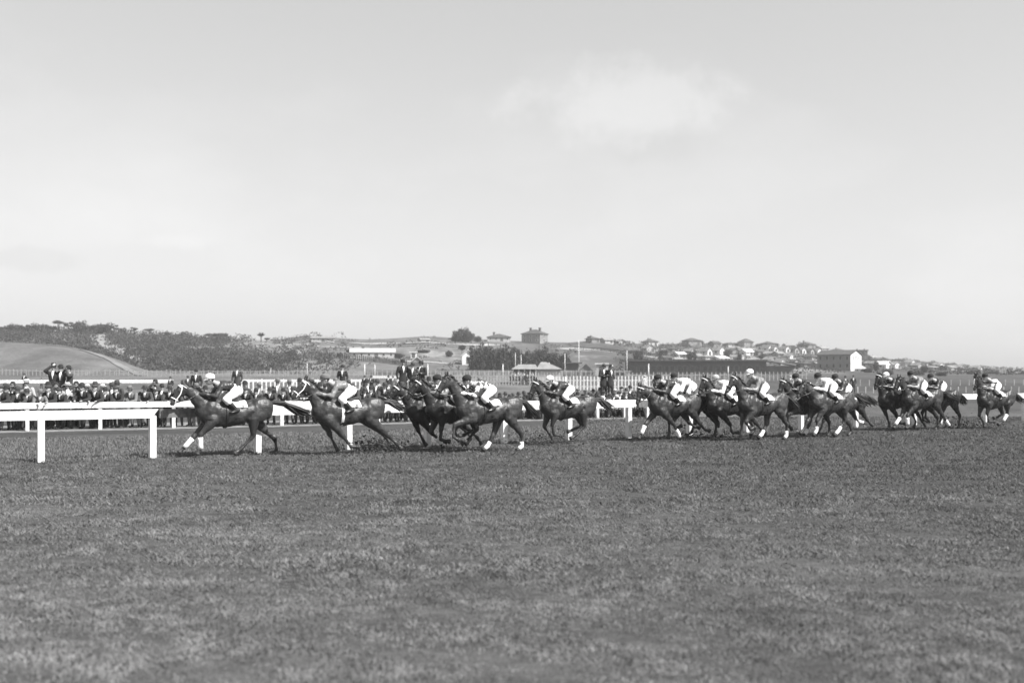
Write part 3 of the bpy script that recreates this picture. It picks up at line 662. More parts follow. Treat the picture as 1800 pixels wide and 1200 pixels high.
HS = [ # px, base y, heading deg, pose, coat, horse spec, jockey spec, up, horse label, jockey label
 (412, 801, 31, PA, .055, dict(bandage=('nf', 'ff'), bridle='w', num='3', seed=1), dict(jacket=D, cap=C_white), 0,
  'leading dark bay racehorse with white foreleg bandages and white bridle', 'jockey on the leading horse, white cap, dark jacket and white breeches'),
 (612, 799, 31, PB, .060, dict(bridle='w', num='8', girth=1, seed=2), dict(jacket=G, cap=C_grey), .0,
  'second placed bay racehorse galloping alone behind the leader', 'jockey in grey jacket and grey cap on the second placed horse'),
 (766, 788, 31, var(PB, 3), .035, dict(bridle='b', seed=3, cloth=False), dict(jacket=D, cap=C_black), -.1,
  'dark racehorse furthest from the camera in the bunch of three', 'jockey in dark jacket mostly hidden at the far side of the bunch of three'),
 (806, 791, 31, var(PD, 4), .028, dict(bridle='b', seed=4, sock=('ff',), cloth=False), dict(jacket=G, cap=C_black), -.1,
  'near black racehorse in the middle of the bunch of three', 'jockey in grey sleeves between two horses in the bunch of three'),
 (859, 794, 31, PC, .062, dict(sock=('nh', 'fh'), blaze=1, num='2', seed=5, bridle='d'), dict(jacket=C_check, cap=C_black), -.15,
  'bay racehorse with white blaze and hind socks nearest in the bunch of three', 'jockey in dark and white checked jacket on the blazed horse'),
 (998, 780, 31, PD, .052, dict(bridle='b', seed=6), dict(jacket=D, cap=C_white), -.1,
  'lone bay racehorse with tucked legs in the middle of the field', 'jockey in white cap and dark jacket on the lone middle horse'),
 (1185, 774, 32, PE, .055, dict(bridle='b', sock=('nf',), bandage=('ff',), seed=7), dict(jacket=D, cap=C_black), -.1,
  'bay racehorse with lowered head leading the second group', 'jockey all in dark jacket and dark cap heading the second group'),
 (1213, 771, 32, var(PF, 8), .048, dict(bridle='d', blaze=1, seed=8), dict(jacket=W, cap=C_black), -.05,
  'dark racehorse half hidden behind the head of the second group', 'jockey in white jacket and dark cap behind the head of the second group'),
 (1283, 771, 33, var(PB, 9), .042, dict(bridle='b', sock=('ff',), seed=9), dict(jacket=W, cap=C_light), .0,
  'dark racehorse with raised head and pale browband in the second group', 'jockey in all white jacket and pale cap crouching in the second group'),
 (1340, 774, 34, PF, .062, dict(bridle='b', sock=('nh', 'fh'), seed=10), dict(jacket=G, cap=C_white), .45,
  'bay racehorse with white hind socks nearest in the second group', 'jockey in white cap and grey jacket sitting upright in the second group'),
 (1420, 767, 35, var(PC, 11), .046, dict(bridle='b', sock=('fh',), seed=11), dict(jacket=D, cap=C_black), .15,
  'bay racehorse with pale browband leading the third group', 'jockey in dark jacket and cap with pale forearms leading the third group'),
 (1461, 768, 35, var(PA, 12), .055, dict(bridle='d', sock=('nh', 'nf'), seed=12), dict(jacket=W, cap=C_black), -.05,
  'bay racehorse galloping at the near side of the third group', 'jockey in white jacket bent low in the third group'),
 (1487, 763, 35, var(PE, 13), .035, dict(bridle='d', sock=('fh',), seed=13), dict(jacket=D, cap=C_black), .25,
  'dark racehorse at the tail of the third group', 'jockey in dark cap and dark jacket at the tail of the third group'),
 (1577, 755, 34, var(PB, 14), .025, dict(bridle='b', seed=14), dict(jacket=D, cap=C_white), .0,
  'black racehorse with pale browband at the head of the fourth group', 'jockey in white cap at the head of the fourth group'),
 (1620, 756.5, 33, var(dict(PA, nh=PB['nh'], fh=((-1.0, .42), (-1.02, .13), (-.9, .03))), 15), .042, dict(bridle='d', bandage=('nf', 'ff'), sock=('nh',), seed=15), dict(jacket=G, cap=C_black), .2,
  'bay racehorse with bandaged forelegs nearest in the fourth group', 'jockey in grey jacket and dark cap nearest in the fourth group'),
 (1654, 753.5, 34, var(PC, 16), .038, dict(bridle='d', seed=16), dict(jacket=D, cap=C_black), .0,
  'dark racehorse partly hidden at the rear of the fourth group', 'jockey in dark jacket at the rear of the fourth group'),
 (1750, 753, 31, var(PD, 17), .040, dict(bridle='d', blaze=1, bandage=('nh',), seed=17), dict(jacket=C_stripe, cap=C_black), .1,
  'last racehorse with long white blaze near the right edge', 'jockey in striped white jacket on the last horse'),
]
HEADS = {2: ((1.18, 1.70), (1.50, 1.30)), 3: ((1.16, 1.80), (1.50, 1.36)), 5: ((1.10, 1.80), (1.33, 1.33)), 6: ((1.28, 1.60), (1.42, 1.10)), 7: ((1.30, 1.66), (1.50, 1.20)), 8: ((1.06, 1.88), (1.30, 1.41)),
         9: ((1.14, 1.86), (1.46, 1.44)), 10: ((1.18, 1.80), (1.38, 1.33)), 11: ((1.25, 1.66), (1.55, 1.24)), 12: ((1.16, 1.74), (1.42, 1.28)), 13: ((1.00, 1.90), (1.20, 1.42)), 14: ((1.16, 1.78), (1.40, 1.34)), 15: ((1.24, 1.66), (1.50, 1.26)), 16: ((1.08, 1.92), (1.22, 1.40))}
def riders():
    for i, (px, by, hdg, P, v, hs, js, up, hl, jl) in enumerate(HS):
        if i in HEADS: P = dict(P, poll=HEADS[i][0], nose=HEADS[i][1])
        loc = gp(px, by); rz = R(180+hdg)
        J = jk(up=up); hs = dict(hs); hs['scale'] = (1, 1, .97, 1, 1, .98, 1, 1.02, .98, 1.02, .99, 1.02, .97, 1.02, 1.03, 1.0, 1.0)[i]; h = horse(P, v, loc, rz, hs); tag(h, hl, 'horse', 'racehorses galloping along the rail')
        js = dict(js, kind='jockey'); J['hn'] = (.88, .06, 1.50); k_ = h.scale[0]
        p = figure(J, 'person', js, loc, rz, .0135); p.scale = (k_, k_, k_); tag(p, jl, 'jockey', 'jockeys riding the racehorses')
riders()
# clods of turf kicked up behind the hooves
def clods(px, py, n, w_, h_, label, seed):
    r = random.Random(seed); m = MB(); c = gp(px, py)
    for k in range(n):
        s = abs(r.gauss(0, .012))+.006; p = c+V3((r.gauss(0, w_), r.gauss(0, .35), abs(r.gauss(0, h_))))
        m.ell(p, (s*r.uniform(.7, 1.6), s, s*r.uniform(.6, 1.2)), 5)
    tag(m.build('flying_turf', mat('turf_clod', .04, .95)), label, 'turf clods', kind='stuff')
clods(668, 793, 420, .38, .2, 'dark spray of turf kicked up behind the second horse', 1)
clods(955, 782, 300, .5, .16, 'dark spray of turf kicked up under the lone middle horse', 2)
clods(1690, 752, 260, .4, .2, 'dark spray of turf kicked up behind the fourth group', 3)
clods(1240, 770, 220, .6, .12, 'dark spray of turf kicked up under the second group', 4)

# ------------------------------------------------------------------ picket fences and post rows behind the crowd
M_post = mat('grey_white_paint', .3, .8, ns=3, nv=.3)
M_far = mat('sun_bleached_paint', .28, .8, ns=3, nv=.3)
def polyrail(label, name, pts, h, pick=None, pw_=.05, post_every=2.6, board_z=None, m=M_white2, ph=None, pm=None, cat='fence', group=None):
    """pts: photo columns with a distance; pickets (one panel mesh), posts each a part"""
    W_ = [p if isinstance(p, Vector) else at(*p) for p in pts]; base = W_[0].copy(); e = empty(name, base); tag(e, label, cat, group); segs = []
    for a, b in zip(W_, W_[1:]):
        n = max(1, int((b-a).length/min(2.5, post_every or 9))); segs += [(a.lerp(b, i/n), a.lerp(b, (i+1)/n)) for i in range(n)]
    segs = [(V3((a.x, a.y, gz(a.x, a.y))), V3((b.x, b.y, gz(b.x, b.y)))) for a, b in segs]
    if board_z:
        for z0, z1, th in board_z:
            mb = MB()
            for a, b in segs: board(mb, a-base, b-base, z0, z1, th)
            mb.build('rail_board', m, e)
    if pick:
        mb = MB(); r = random.Random(len(label))
        for a, b in segs:
            L_ = (b-a).length; n = max(1, round(L_/pick)); d = (b-a).normalized()
            for i in range(n):
                p = a+(b-a)*((i+.5)/n)-base; hh = (ph or h)*r.uniform(.95, 1.04); q = p+d*pw_
                mb.add([(p.x, p.y-.03, p.z), (q.x, q.y-.03, q.z), (q.x, q.y-.05, q.z), (p.x, p.y-.05, p.z), (p.x, p.y-.03, p.z+hh), (q.x, q.y-.03, q.z+hh), ((p.x+q.x)/2, p.y-.04, p.z+hh+pw_*.8), (p.x, p.y-.05, p.z+hh), (q.x, q.y-.05, q.z+hh)],
                       [(0,1,5,6,4), (3,7,6,8,2), (0,4,7,3), (1,2,8,5), (4,6,7), (5,8,6)])
        mb.build('picket_panel', pm or m, e)
    if post_every:
        acc = 0; last = None; k = 0
        for a, b in segs:
            if last is None or (a-last).length >= post_every*.98:
                if k < 98: post(a-base, .10, h, m, e, b-a)
                last = a; k += 1
    return e
polyrail('white running rail with a broad top board behind the left crowd', 'running_rail', [on(-120, 692), on(305, 690)], 1.3, board_z=[(.98, 1.3, .06)], post_every=3.2, m=M_white2)
polyrail('white picket fence with capped rail behind the crowd between the first two horses', 'picket_fence', [on(425, 691), on(650, 690)], 1.3, pick=.42, board_z=[(1.1, 1.32, .07), (.3, .36, .03)], post_every=3.5, pw_=.12)
polyrail('long fine picket fence crossing the far side of the course', 'picket_fence', [(-60, 203), (180, 203), (650, 203), (1110, 203)], 1.0, pick=.75, m=M_far, board_z=[(.8, .92, .04)], post_every=4, pw_=.16)
polyrail('pale picket fence behind the jockeys of the front bunch', 'picket_fence', [on(770, 678), on(990, 677)], 1.8, pick=.42, m=M_far, board_z=[(1.3, 1.42, .04), (.45, .55, .03)], post_every=5, pw_=.13)
polyrail('tall white picket fence in the middle distance right of the lone horse', 'picket_fence', [on(968, 686), on(1180, 686)], 1.55, pick=.42, m=M_white2, board_z=[(1.1, 1.17, .03), (.4, .46, .03)], post_every=4.2, pw_=.13)
polyrail('white picket fence glimpsed behind the second group', 'picket_fence', [on(1100, 670), on(1420, 669)], 1.3, pick=.6, m=M_far, board_z=[(.9, .98, .03)], post_every=5, pw_=.13)
polyrail('upper row of short white posts across the right field', 'post_row', [on(1480, 678), on(1830, 677)], .8, post_every=1.25, m=M_post, group='rows of white posts in the right field')
polyrail('lower row of short white posts across the right field', 'post_row', [on(1480, 691), on(1830, 690)], .6, post_every=.8, m=M_post, group='rows of white posts in the right field')
polyrail('low dark boarded fence running across the grass below the long brick building', 'fence', [(640, 216), (1010, 216)], 1.2, board_z=[(.2, 1.1, .05)], post_every=4, m=M_grey)
polyrail('dark paling fence crossing the slope below the long white-roofed house', 'paling_fence', [on(560, 627), on(600, 631), on(660, 637), on(715, 643)], 1.3, pick=.9, pw_=.5, board_z=[(1.0, 1.1, .05)], post_every=5, m=M_dark)
# white gate frame behind the second horse
def gate():
    e = empty('gate', at(668, 106)); b = e.location.copy(); tag(e, 'white gate frame with wide head board behind the second horse', 'gate')
    for px in (664, 700): post(at(px, 106)-b, .24, 1.7, M_white, e)
    mb = MB(); board(mb, at(652, 106)-b, at(706, 106)-b, 1.5, 1.72, .05, -.16); mb.build('head_board', M_white, e)
    mb = MB(); board(mb, at(667, 106)-b, at(698, 106)-b, .15, .28, .05); board(mb, at(667, 106)-b, at(698, 106)-b, .8, .92, .05); mb.build('gate_rail', M_white, e)
gate()
def pole(px, Y, ytop, rad, label):
    p = at(px, Y); h = EYE+(HZ-ytop)/F*Y-p.z; m = MB(); m.tube([(0, 0, -.2), (0, 0, h*.5), (0, 0, h)], [rad, rad*.9, rad*.7], seg=10, cap=False)
    e = empty('pole', p); m.build('shaft', M_white, e, True); MB().ell((0, 0, h+rad*.5), (rad*1.05, rad*1.05, rad), 8).build('pole_cap', M_white, e, True)
    tag(e, label, 'pole', 'slender white poles across the course')
for a in ((476, 118, 647, .06, 'thin white pole left of the second horse head'), (540, 116, 639, .08, 'white pole rising above the second horse head'), (641, 112, 641, .12, 'left of two white poles above the second jockey'),
          (659, 112, 641, .09, 'right of two white poles above the second jockey'), (752, 105, 641, .12, 'white pole beside the group of standing men'), (884, 105, 641, .12, 'white pole above the front bunch, left of the pavilion'),
          (965, 104, 639, .14, 'white pole in front of the pavilion roof end'), (1017.5, 140, 598, .10, 'tallest white pole, standing right of the pavilion and reaching the skyline'), (1140, 110, 641, .15, 'white pole at the left end of the long brick building'),
          (1280, 108, 645, .12, 'white pole before the middle of the long brick building'), (855, 125, 665, .1, 'short white post above the checked jockey'), (994, 74, 663, .09, 'thin white pole behind the lone jockey'),
          (906, 200, 621, .08, 'left pole against the dark trees above the pavilion'), (916, 200, 624, .08, 'right pole against the dark trees above the pavilion'), (993, 190, 622, .09, 'thin pole against the dark shed right of the pavilion'), (1102, 230, 617, .1, 'thin pole on the slope above the long brick building')):
    pole(a[0], a[1]*(1.72 if a[1] < 150 else 1.08), a[2], a[3]*.8, a[4])
def strip(pts, wd, label, v, nm='path'):
    P_ = [p if isinstance(p, Vector) else at(*p) for p in pts]; q = []
    for a, b in zip(P_, P_[1:]):
        n = max(1, int((b-a).length/2)); q += [a.lerp(b, i/n) for i in range(n)]
    q.append(P_[-1]); m = MB(); rows = []
    for i, p in enumerate(q):
        d = (q[min(i+1, len(q)-1)]-q[max(0, i-1)]); d.z = 0; d.normalize(); n_ = V3((-d.y, d.x, 0)); w2 = wd*(1+.3*noise.noise(p/9))
        rows.append([V3((c.x, c.y, gz(c.x, c.y)+.13)) for c in (p+n_*w2*k for k in (-.5, -.17, .17, .5))])
    m.v = [tuple(c) for r_ in rows for c in r_]; m.f = [(i*4+j, i*4+j+1, i*4+j+5, i*4+j+4) for i in range(len(rows)-1) for j in range(3)]
    tag(m.build(nm, mat('pale_track_%d' % int(v*100), v, .95, ns=.3, nv=.35), smooth=True), label, kind='structure')
strip([(-150, 247), (0, 248), (60, 247), (120, 244), (180, 236), (225, 222), (252, 206)], 2.4, 'pale track curving along the shoulder of the grassy mound at left', .16)
strip([on(172, 588), on(195, 605), on(215, 618), on(245, 630), on(300, 642)], 7, 'sandy track winding down through the dark scrub at left', .22)
strip([on(990, 612), on(1060, 617), on(1120, 624), on(1180, 630), on(1250, 633)], 9, 'pale road slanting down the slope above the long brick building', .28)
strip([on(600, 601), on(700, 604), on(800, 606), on(870, 606)], 6, 'pale level road crossing the hillside left of the centre trees', .33)
# ------------------------------------------------------------------ buildings
def wall_mat(nm, v): return mat(nm, v, .9, ns=.7, nv=.15, bump=.2, bs=12)
B_w = wall_mat('white_render', .75); B_l = wall_mat('pale_render', .38); B_g = wall_mat('grey_render', .2); B_d = wall_mat('dark_brick', .085); B_b = wall_mat('brick', .12)
T_d = mat('dark_tiles', .07, .8, ns=2, nv=.3, bump=.4, bs=6); T_g = mat('grey_iron_roof', .22, .6, ns=1, nv=.2); T_l = mat('pale_iron_roof', .42, .5, ns=1, nv=.15); T_w = mat('white_iron_roof', .66, .5, ns=1, nv=.1)
GLASS = mat('window_glass', .02, .15, spec=.6)
def face_win(mb, fm, x, y, z, w_, h, axis, s):
    """pane proud of nothing: sits inside a raised frame on a wall; axis x: wall faces +-y"""
    t = .05
    if axis == 'y':
        mb.box(x-w_/2, x+w_/2, *sorted((y, y+s*.02)), z, z+h)
        for q in ((x-w_/2-t, x-w_/2, z-t, z+h+t), (x+w_/2, x+w_/2+t, z-t, z+h+t), (x-w_/2, x+w_/2, z+h, z+h+t), (x-w_/2, x+w_/2, z-t, z)): fm.box(q[0], q[1], *sorted((y, y+s*.06)), q[2], q[3])
    else:
        mb.box(*sorted((x, x+s*.02)), y-w_/2, y+w_/2, z, z+h)
        for q in ((y-w_/2-t, y-w_/2, z-t, z+h+t), (y+w_/2, y+w_/2+t, z-t, z+h+t), (y-w_/2, y+w_/2, z+h, z+h+t), (y-w_/2, y+w_/2, z-t, z)): fm.box(*sorted((x, x+s*.06)), q[0], q[1], q[2], q[3])
def house(loc, rz, w_, d, h, rh, label, wm, rm, roof='gable', nw=2, floors=1, chim=1, cat='house', group=None, name='house', ov=.35, verandah=False, fm=None):
    e = empty(name, loc, rz); tag(e, label, cat, group)
    m = MB(); b = -2.5
    if roof == 'gable':   # ridge along y, gable faces -y
        m.add([(-w_/2,-d/2,b),(w_/2,-d/2,b),(w_/2,d/2,b),(-w_/2,d/2,b),(-w_/2,-d/2,h),(w_/2,-d/2,h),(w_/2,d/2,h),(-w_/2,d/2,h),(0,-d/2,h+rh),(0,d/2,h+rh)],
              [(0,1,5,8,4),(2,3,7,9,6),(1,2,6,5),(3,0,4,7),(0,3,2,1),(4,8,9,7),(5,6,9,8)])
        m.build('wall', wm, e)
        m = MB(); k = ov*rh/(w_/2); t = .14
        for s in (-1, 1):
            A = [(0, -d/2-ov, h+rh+.02), (s*(w_/2+ov), -d/2-ov, h-k+.02), (s*(w_/2+ov), d/2+ov, h-k+.02), (0, d/2+ov, h+rh+.02)]
            B = [(x, y, z+t) for x, y, z in A]; m.add(A+B, [(0,1,2,3),(7,6,5,4),(0,4,5,1),(1,5,6,2),(2,6,7,3),(3,7,4,0)])
        rf = m.build('roof', rm, e)
    elif roof == 'side':  # ridge along x
        m.add([(-w_/2,-d/2,b),(w_/2,-d/2,b),(w_/2,d/2,b),(-w_/2,d/2,b),(-w_/2,-d/2,h),(w_/2,-d/2,h),(w_/2,d/2,h),(-w_/2,d/2,h),(-w_/2,0,h+rh),(w_/2,0,h+rh)],
              [(0,1,5,4),(2,3,7,6),(1,2,6,9,5),(3,0,4,8,7),(0,3,2,1),(4,5,9,8),(7,8,9,6)])
        m.build('wall', wm, e); m = MB(); k = ov*rh/(d/2); t = .14
        for s in (-1, 1):
            A = [(-w_/2-ov, 0, h+rh+.02), (-w_/2-ov, s*(d/2+ov), h-k+.02), (w_/2+ov, s*(d/2+ov), h-k+.02), (w_/2+ov, 0, h+rh+.02)]
            B = [(x, y, z+t) for x, y, z in A]; m.add(A+B, [(0,1,2,3),(7,6,5,4),(0,4,5,1),(1,5,6,2),(2,6,7,3),(3,7,4,0)])
        rf = m.build('roof', rm, e)
    else:
        m.box(-w_/2, w_/2, -d/2, d/2, b, h); m.build('wall', wm, e); m = MB(); o = ov
        if roof == 'hip':
            r = max(.1, (w_-d)/2) if w_ > d else .1; r2 = max(.1, (d-w_)/2) if d > w_ else .1
            m.add([(-w_/2-o,-d/2-o,h+.01),(w_/2+o,-d/2-o,h+.01),(w_/2+o,d/2+o,h+.01),(-w_/2-o,d/2+o,h+.01),(-w_/2-o,-d/2-o,h+.16),(w_/2+o,-d/2-o,h+.16),(w_/2+o,d/2+o,h+.16),(-w_/2-o,d/2+o,h+.16),(-r,-r2,h+rh),(r,-r2,h+rh),(r,r2,h+rh),(-r,r2,h+rh)],
                  [(0,3,2,1),(0,1,5,4),(1,2,6,5),(2,3,7,6),(3,0,4,7),(4,5,9,8),(5,6,10,9),(6,7,11,10),(7,4,8,11),(8,9,10,11)])
        else: m.box(-w_/2-o, w_/2+o, -d/2-o, d/2+o, h+.01, h+rh)
        rf = m.build('roof', rm, e)
    if chim:
        for c in range(chim):
            cx = (-w_*.22, w_*.28, 0)[c]; q = min(.4, w_*.045); m = MB(); m.box(cx-q, cx+q, -q, q, h+rh*.3, h+rh+q*1.3); m.box(cx-q*1.2, cx+q*1.2, -q*1.2, q*1.2, h+rh+q*1.3, h+rh+q*1.8); m.build('chimney', B_b, rf)
    fm_ = fm or B_w; wh = min(1.4, h/floors*.42); ww = min(.9, w_/(nw+1)*.35)
    for fl in range(floors):
        z = h/floors*fl+h/floors*.35
        for i in range(nw):
            x = -w_/2+w_*(i+.5)/nw
            if fl == 0 and i == nw//2 and not (floors > 1): continue
            p, f = MB(), MB(); face_win(p, f, x, -d/2, z, ww, wh, 'y', -1); fo = f.build('window', fm_, e); p.build('pane', GLASS, fo)
        for s in (-1, 1):
            for i in range(max(1, min(3, int(d/4)))):
                n_ = max(1, min(3, int(d/4))); y = -d/2+d*(i+.5)/n_; p, f = MB(), MB(); face_win(p, f, s*w_/2, y, z, min(1, d*.3), wh, 'x', s); fo = f.build('window', fm_, e); p.build('pane', GLASS, fo)
    if not floors > 1:
        x = -w_/2+w_*(nw//2+.5)/nw; m = MB(); m.box(x-.5, x+.5, -d/2-.05, -d/2, 0, min(2.1, h*.8)); m.build('door', B_d, e)
    if verandah:
        m = MB(); m.add([(-w_/2, -d/2-2.2, h*.72), (w_/2, -d/2-2.2, h*.72), (w_/2, -d/2-.01, h*.95), (-w_/2, -d/2-.01, h*.95)]+[(-w_/2, -d/2-2.2, h*.72+.1), (w_/2, -d/2-2.2, h*.72+.1), (w_/2, -d/2-.01, h*.95+.1), (-w_/2, -d/2-.01, h*.95+.1)], [(0,3,2,1),(4,5,6,7),(0,1,5,4),(1,2,6,5),(2,3,7,6),(3,0,4,7)])
        m.build('verandah_roof', rm, e)
        for i in range(4): x = -w_/2+.2+(w_-.4)*i/3; MB().box(x-.08, x+.08, -d/2-2.15, -d/2-2.0, -1, h*.73).build('verandah_post', fm_, e)
    return e
def hpx(px, py, wpx, hpx_, label, wm, rm, roof='gable', rfrac=.4, Y=None, rot=None, dd=None, **k):
    """house whose front foot is seen at (px, py), given its seen width and height"""
    p = at(px, Y) if Y else on(px, py); Y = p.y; w_ = wpx*Y/F; H = hpx_*Y/F; 
    view = math.atan2(p.x, p.y)
    return house(p, (-view if rot is None else rot), w_*.95, dd or max(4, min(9, w_*.8)), H*(1-rfrac), H*rfrac, label, wm, rm, roof, **k)
# the ones that stand out
hpx(829, 600, 14, 12, 'small pale house half hidden by the big dark tree on the skyline left of centre', B_l, T_d, 'hip', .45, rot=.2, nw=2, chim=0)
hpx(877, 600, 42, 13, 'wide pale house with low dark hipped roof on the skyline, left of the two-storey villa', B_l, T_d, 'hip', .5, nw=4)
hpx(940, 603, 38, 24, 'large two-storey villa with hipped roof and chimneys on the skyline at centre', B_g, T_d, 'hip', .36, floors=2, nw=3, chim=2, rot=-.5)
hpx(568, 601, 42, 9, 'long low pale building on the sandy hill crest at left', B_l, T_g, 'side', .35, nw=5, chim=0)
hpx(655, 629, 80, 16, 'long low house with pale iron roof on the slope behind the second jockey', B_l, T_l, 'side', .42, nw=6, dd=8)
hpx(727, 629, 10, 10, 'small white cube shed with dark side above the standing men', B_w, T_w, 'flat', .1, nw=1, chim=0)
hpx(733, 643, 21, 15, 'grey shed with white-edged gable just above the standing men', B_g, T_w, 'gable', .5, nw=1, chim=0, dd=6)
hpx(823, 640, 22, 24, 'open-fronted shed with a white arched gable left of the dark trees', B_w, T_w, 'gable', .35, nw=1, chim=0, dd=6)
hpx(1006, 644, 22, 23, 'dark shed with flat overhanging roof right of the pavilion', B_d, T_d, 'flat', .08, Y=238, nw=1, chim=0, dd=7, ov=.8)
hpx(1030, 645, 26, 20, 'grey lean-to wall beside the dark shed right of the pavilion', B_g, T_g, 'gable', .6, Y=240, nw=1, chim=0, dd=5)
hpx(1058, 656, 20, 22, 'small pale booth with flat white roof behind the two lookout men', B_l, T_w, 'flat', .08, Y=225, nw=1, chim=0, dd=3, ov=.3)
tb = hpx(1475, 656, 64, 34, 'two-storey grey building with rows of windows and a sunlit-toned gable end behind the third group', wall_mat('shaded_side_grey', .17), T_d, 'side', .22, Y=300, floors=2, nw=5, chim=0, dd=7, rot=-.68, fm=B_g)  # wall colour darkened to stand in for the shade on its long side
def sunlit_gable():  # white sheet over the gable; sunlit brightness painted into its colour
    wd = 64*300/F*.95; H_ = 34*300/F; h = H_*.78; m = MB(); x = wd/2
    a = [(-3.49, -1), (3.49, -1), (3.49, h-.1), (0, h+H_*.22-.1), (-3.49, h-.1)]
    m.add([(x+.003, y, z) for y, z in a]+[(x+.045, y, z) for y, z in a], [(0,4,3,2,1),(5,6,7,8,9)]+[(i, (i+1) % 5, (i+1) % 5+5, i+5) for i in range(5)]); ge = m.build('sunlit_gable', B_w, tb)
    for y in (-1.8, -.6, .6, 1.8):
        pn, f = MB(), MB(); face_win(pn, f, x+.046, y, h*.66, .42, .95, 'x', 1); fo = f.build('window', B_l, tb); pn.build('pane', GLASS, fo)
sunlit_gable()
hpx(1512, 657, 20, 11, 'small white hipped hut beside the two-storey gabled building', B_w, T_w, 'hip', .6, Y=290, nw=2, chim=0)
hpx(1512, 632, 26, 17, 'dark blocky flat-roofed house on the skyline above the gabled building', B_d, T_d, 'flat', .12, nw=3, floors=2, chim=2)
# long brick grandstand building
def long_building():
    Y = 250; p = at(1222, Y); w_ = 245*Y/F; H = EYE+(HZ-632)/F*Y-p.z
    e = empty('long_building', V3((p.x, p.y, p.z)), R(-9)); tag(e, 'long low dark brick building with overhanging flat roof behind the second group', 'building')
    h = H-.32; d = 12; MB().box(-w_/2, w_/2, 0, d, -2, h).build('wall', B_d, e)
    m = MB(); m.box(-w_/2-.9, w_/2+.2, -.9, d+.4, h+.01, h+.32); m.build('roof', T_d, e)
    m = MB(); x0 = w_/2+.22; m.add([(x0, -.9, h+.01), (x0+6, -.9, h-1.0), (x0+6, d, h-1.0), (x0, d, h+.01), (x0, -.9, h+.32), (x0+6, -.9, h-.7), (x0+6, d, h-.7), (x0, d, h+.32)], [(0,3,2,1),(4,5,6,7),(0,1,5,4),(1,2,6,5),(2,3,7,6),(3,0,4,7)]); m.build('wing_roof', T_g, e)
    MB().box(w_/2, w_/2+5.8, .2, d-.4, -2, h-1.05).build('wing_wall', B_b, e)
    for i in range(11):
        x = -w_/2+w_*(i+.5)/11
        for k in (-.6, .6):
            pn, f = MB(), MB(); face_win(pn, f, x+k, 0, 1.0, .8, 1.1, 'y', -1); fo = f.build('window', B_g, e); pn.build('pane', GLASS, fo)
long_building()
def pavilion():
    Y = 165; p = at(938, Y); s = Y/F; e = empty('pavilion', V3((p.x, p.y, p.z))); tag(e, 'low pavilion with pale hipped roof and open shaded front above the lone horse', 'building')
    m = MB(); x0, x1 = -36*s, 4*s; h = 1.95; m.box(x0, x1, 2.2, 5, -1, h+.2); m.build('back_wall', B_g, e)
    m = MB(); m.add([(x0-.3, -.6, h+.15), (x1+.3, -.6, h+.15), (x1+.3, 5.4, h+.15), (x0-.3, 5.4, h+.15), (x0+.8, 1.5, h+.85), (x1, 1.5, h+.85), (x1, 3.2, h+.85), (x0+.8, 3.2, h+.85)], [(0,3,2,1),(4,5,6,7),(0,1,5,4),(1,2,6,5),(2,3,7,6),(3,0,4,7)]); m.build('roof', T_g, e)
    for i in range(5): x = x0+(x1-x0)*i/4; MB().box(x-.07, x+.07, -.4, -.26, -1, h+.14).build('verandah_post', M_white2, e)
    m = MB(); a, b = 4.2*s+.15, 47*s; m.box(a, b, .4, 6, -1, h+.12); m.build('closed_wing', B_l, e)
    m = MB(); m.add([(a-.1, -.1, h+.14), (b+.3, -.1, h+.14), (b+.3, 6.4, h+.14), (a-.1, 6.4, h+.14), (a+.6, 2.5, h+1.2), (a+1.4, 2.5, h+1.2), (a+1.4, 3.6, h+1.2), (a+.6, 3.6, h+1.2)], [(0,3,2,1),(4,5,6,7),(0,1,5,4),(1,2,6,5),(2,3,7,6),(3,0,4,7)]); m.build('wing_roof', T_g, e)
pavilion()
# skyline and hillside houses
ORD = ['first', 'second', 'third', 'fourth', 'fifth', 'sixth', 'seventh', 'eighth', 'ninth', 'tenth', 'eleventh', 'twelfth', 'thirteenth', 'fourteenth', 'fifteenth', 'sixteenth', 'seventeenth', 'eighteenth', 'nineteenth', 'twentieth']
ORDN = lambda i: ORD[i] if i < 20 else ('twenty-' + ORD[i-20] if i < 29 else ('thirtieth' if i == 29 else ('thirty-' + ORD[i-30] if i < 39 else ('fortieth' if i == 39 else ('forty-' + ORD[i-40] if i < 49 else ('fiftieth' if i == 49 else 'fifty-' + ORD[i-50]))))))
def row(items, phrase, group, seed):
    r = random.Random(seed)
    for i, (px, py, wp, hp, wn, rn, roof) in enumerate(sorted(items)):
        wm = {'w': B_w, 'l': B_l, 'g': B_g, 'd': B_d}[wn]; rm = {'d': T_d, 'g': T_g, 'w': T_w}[rn]
        lab = '%s-walled house with %s %s roof, %s from the left %s' % ({'w': 'white', 'l': 'pale', 'g': 'grey', 'd': 'dark'}[wn], {'d': 'dark', 'g': 'grey', 'w': 'white'}[rn], {'gable': 'gabled', 'hip': 'hipped', 'side': 'pitched', 'flat': 'flat'}[roof], ORDN(i), phrase)
        hpx(px, py, wp, hp, lab, wm, rm, roof, .42, rot=r.uniform(.25, .6), nw=1 if wp < 12 else 2, chim=r.choice((0, 1, 1)), group=group)
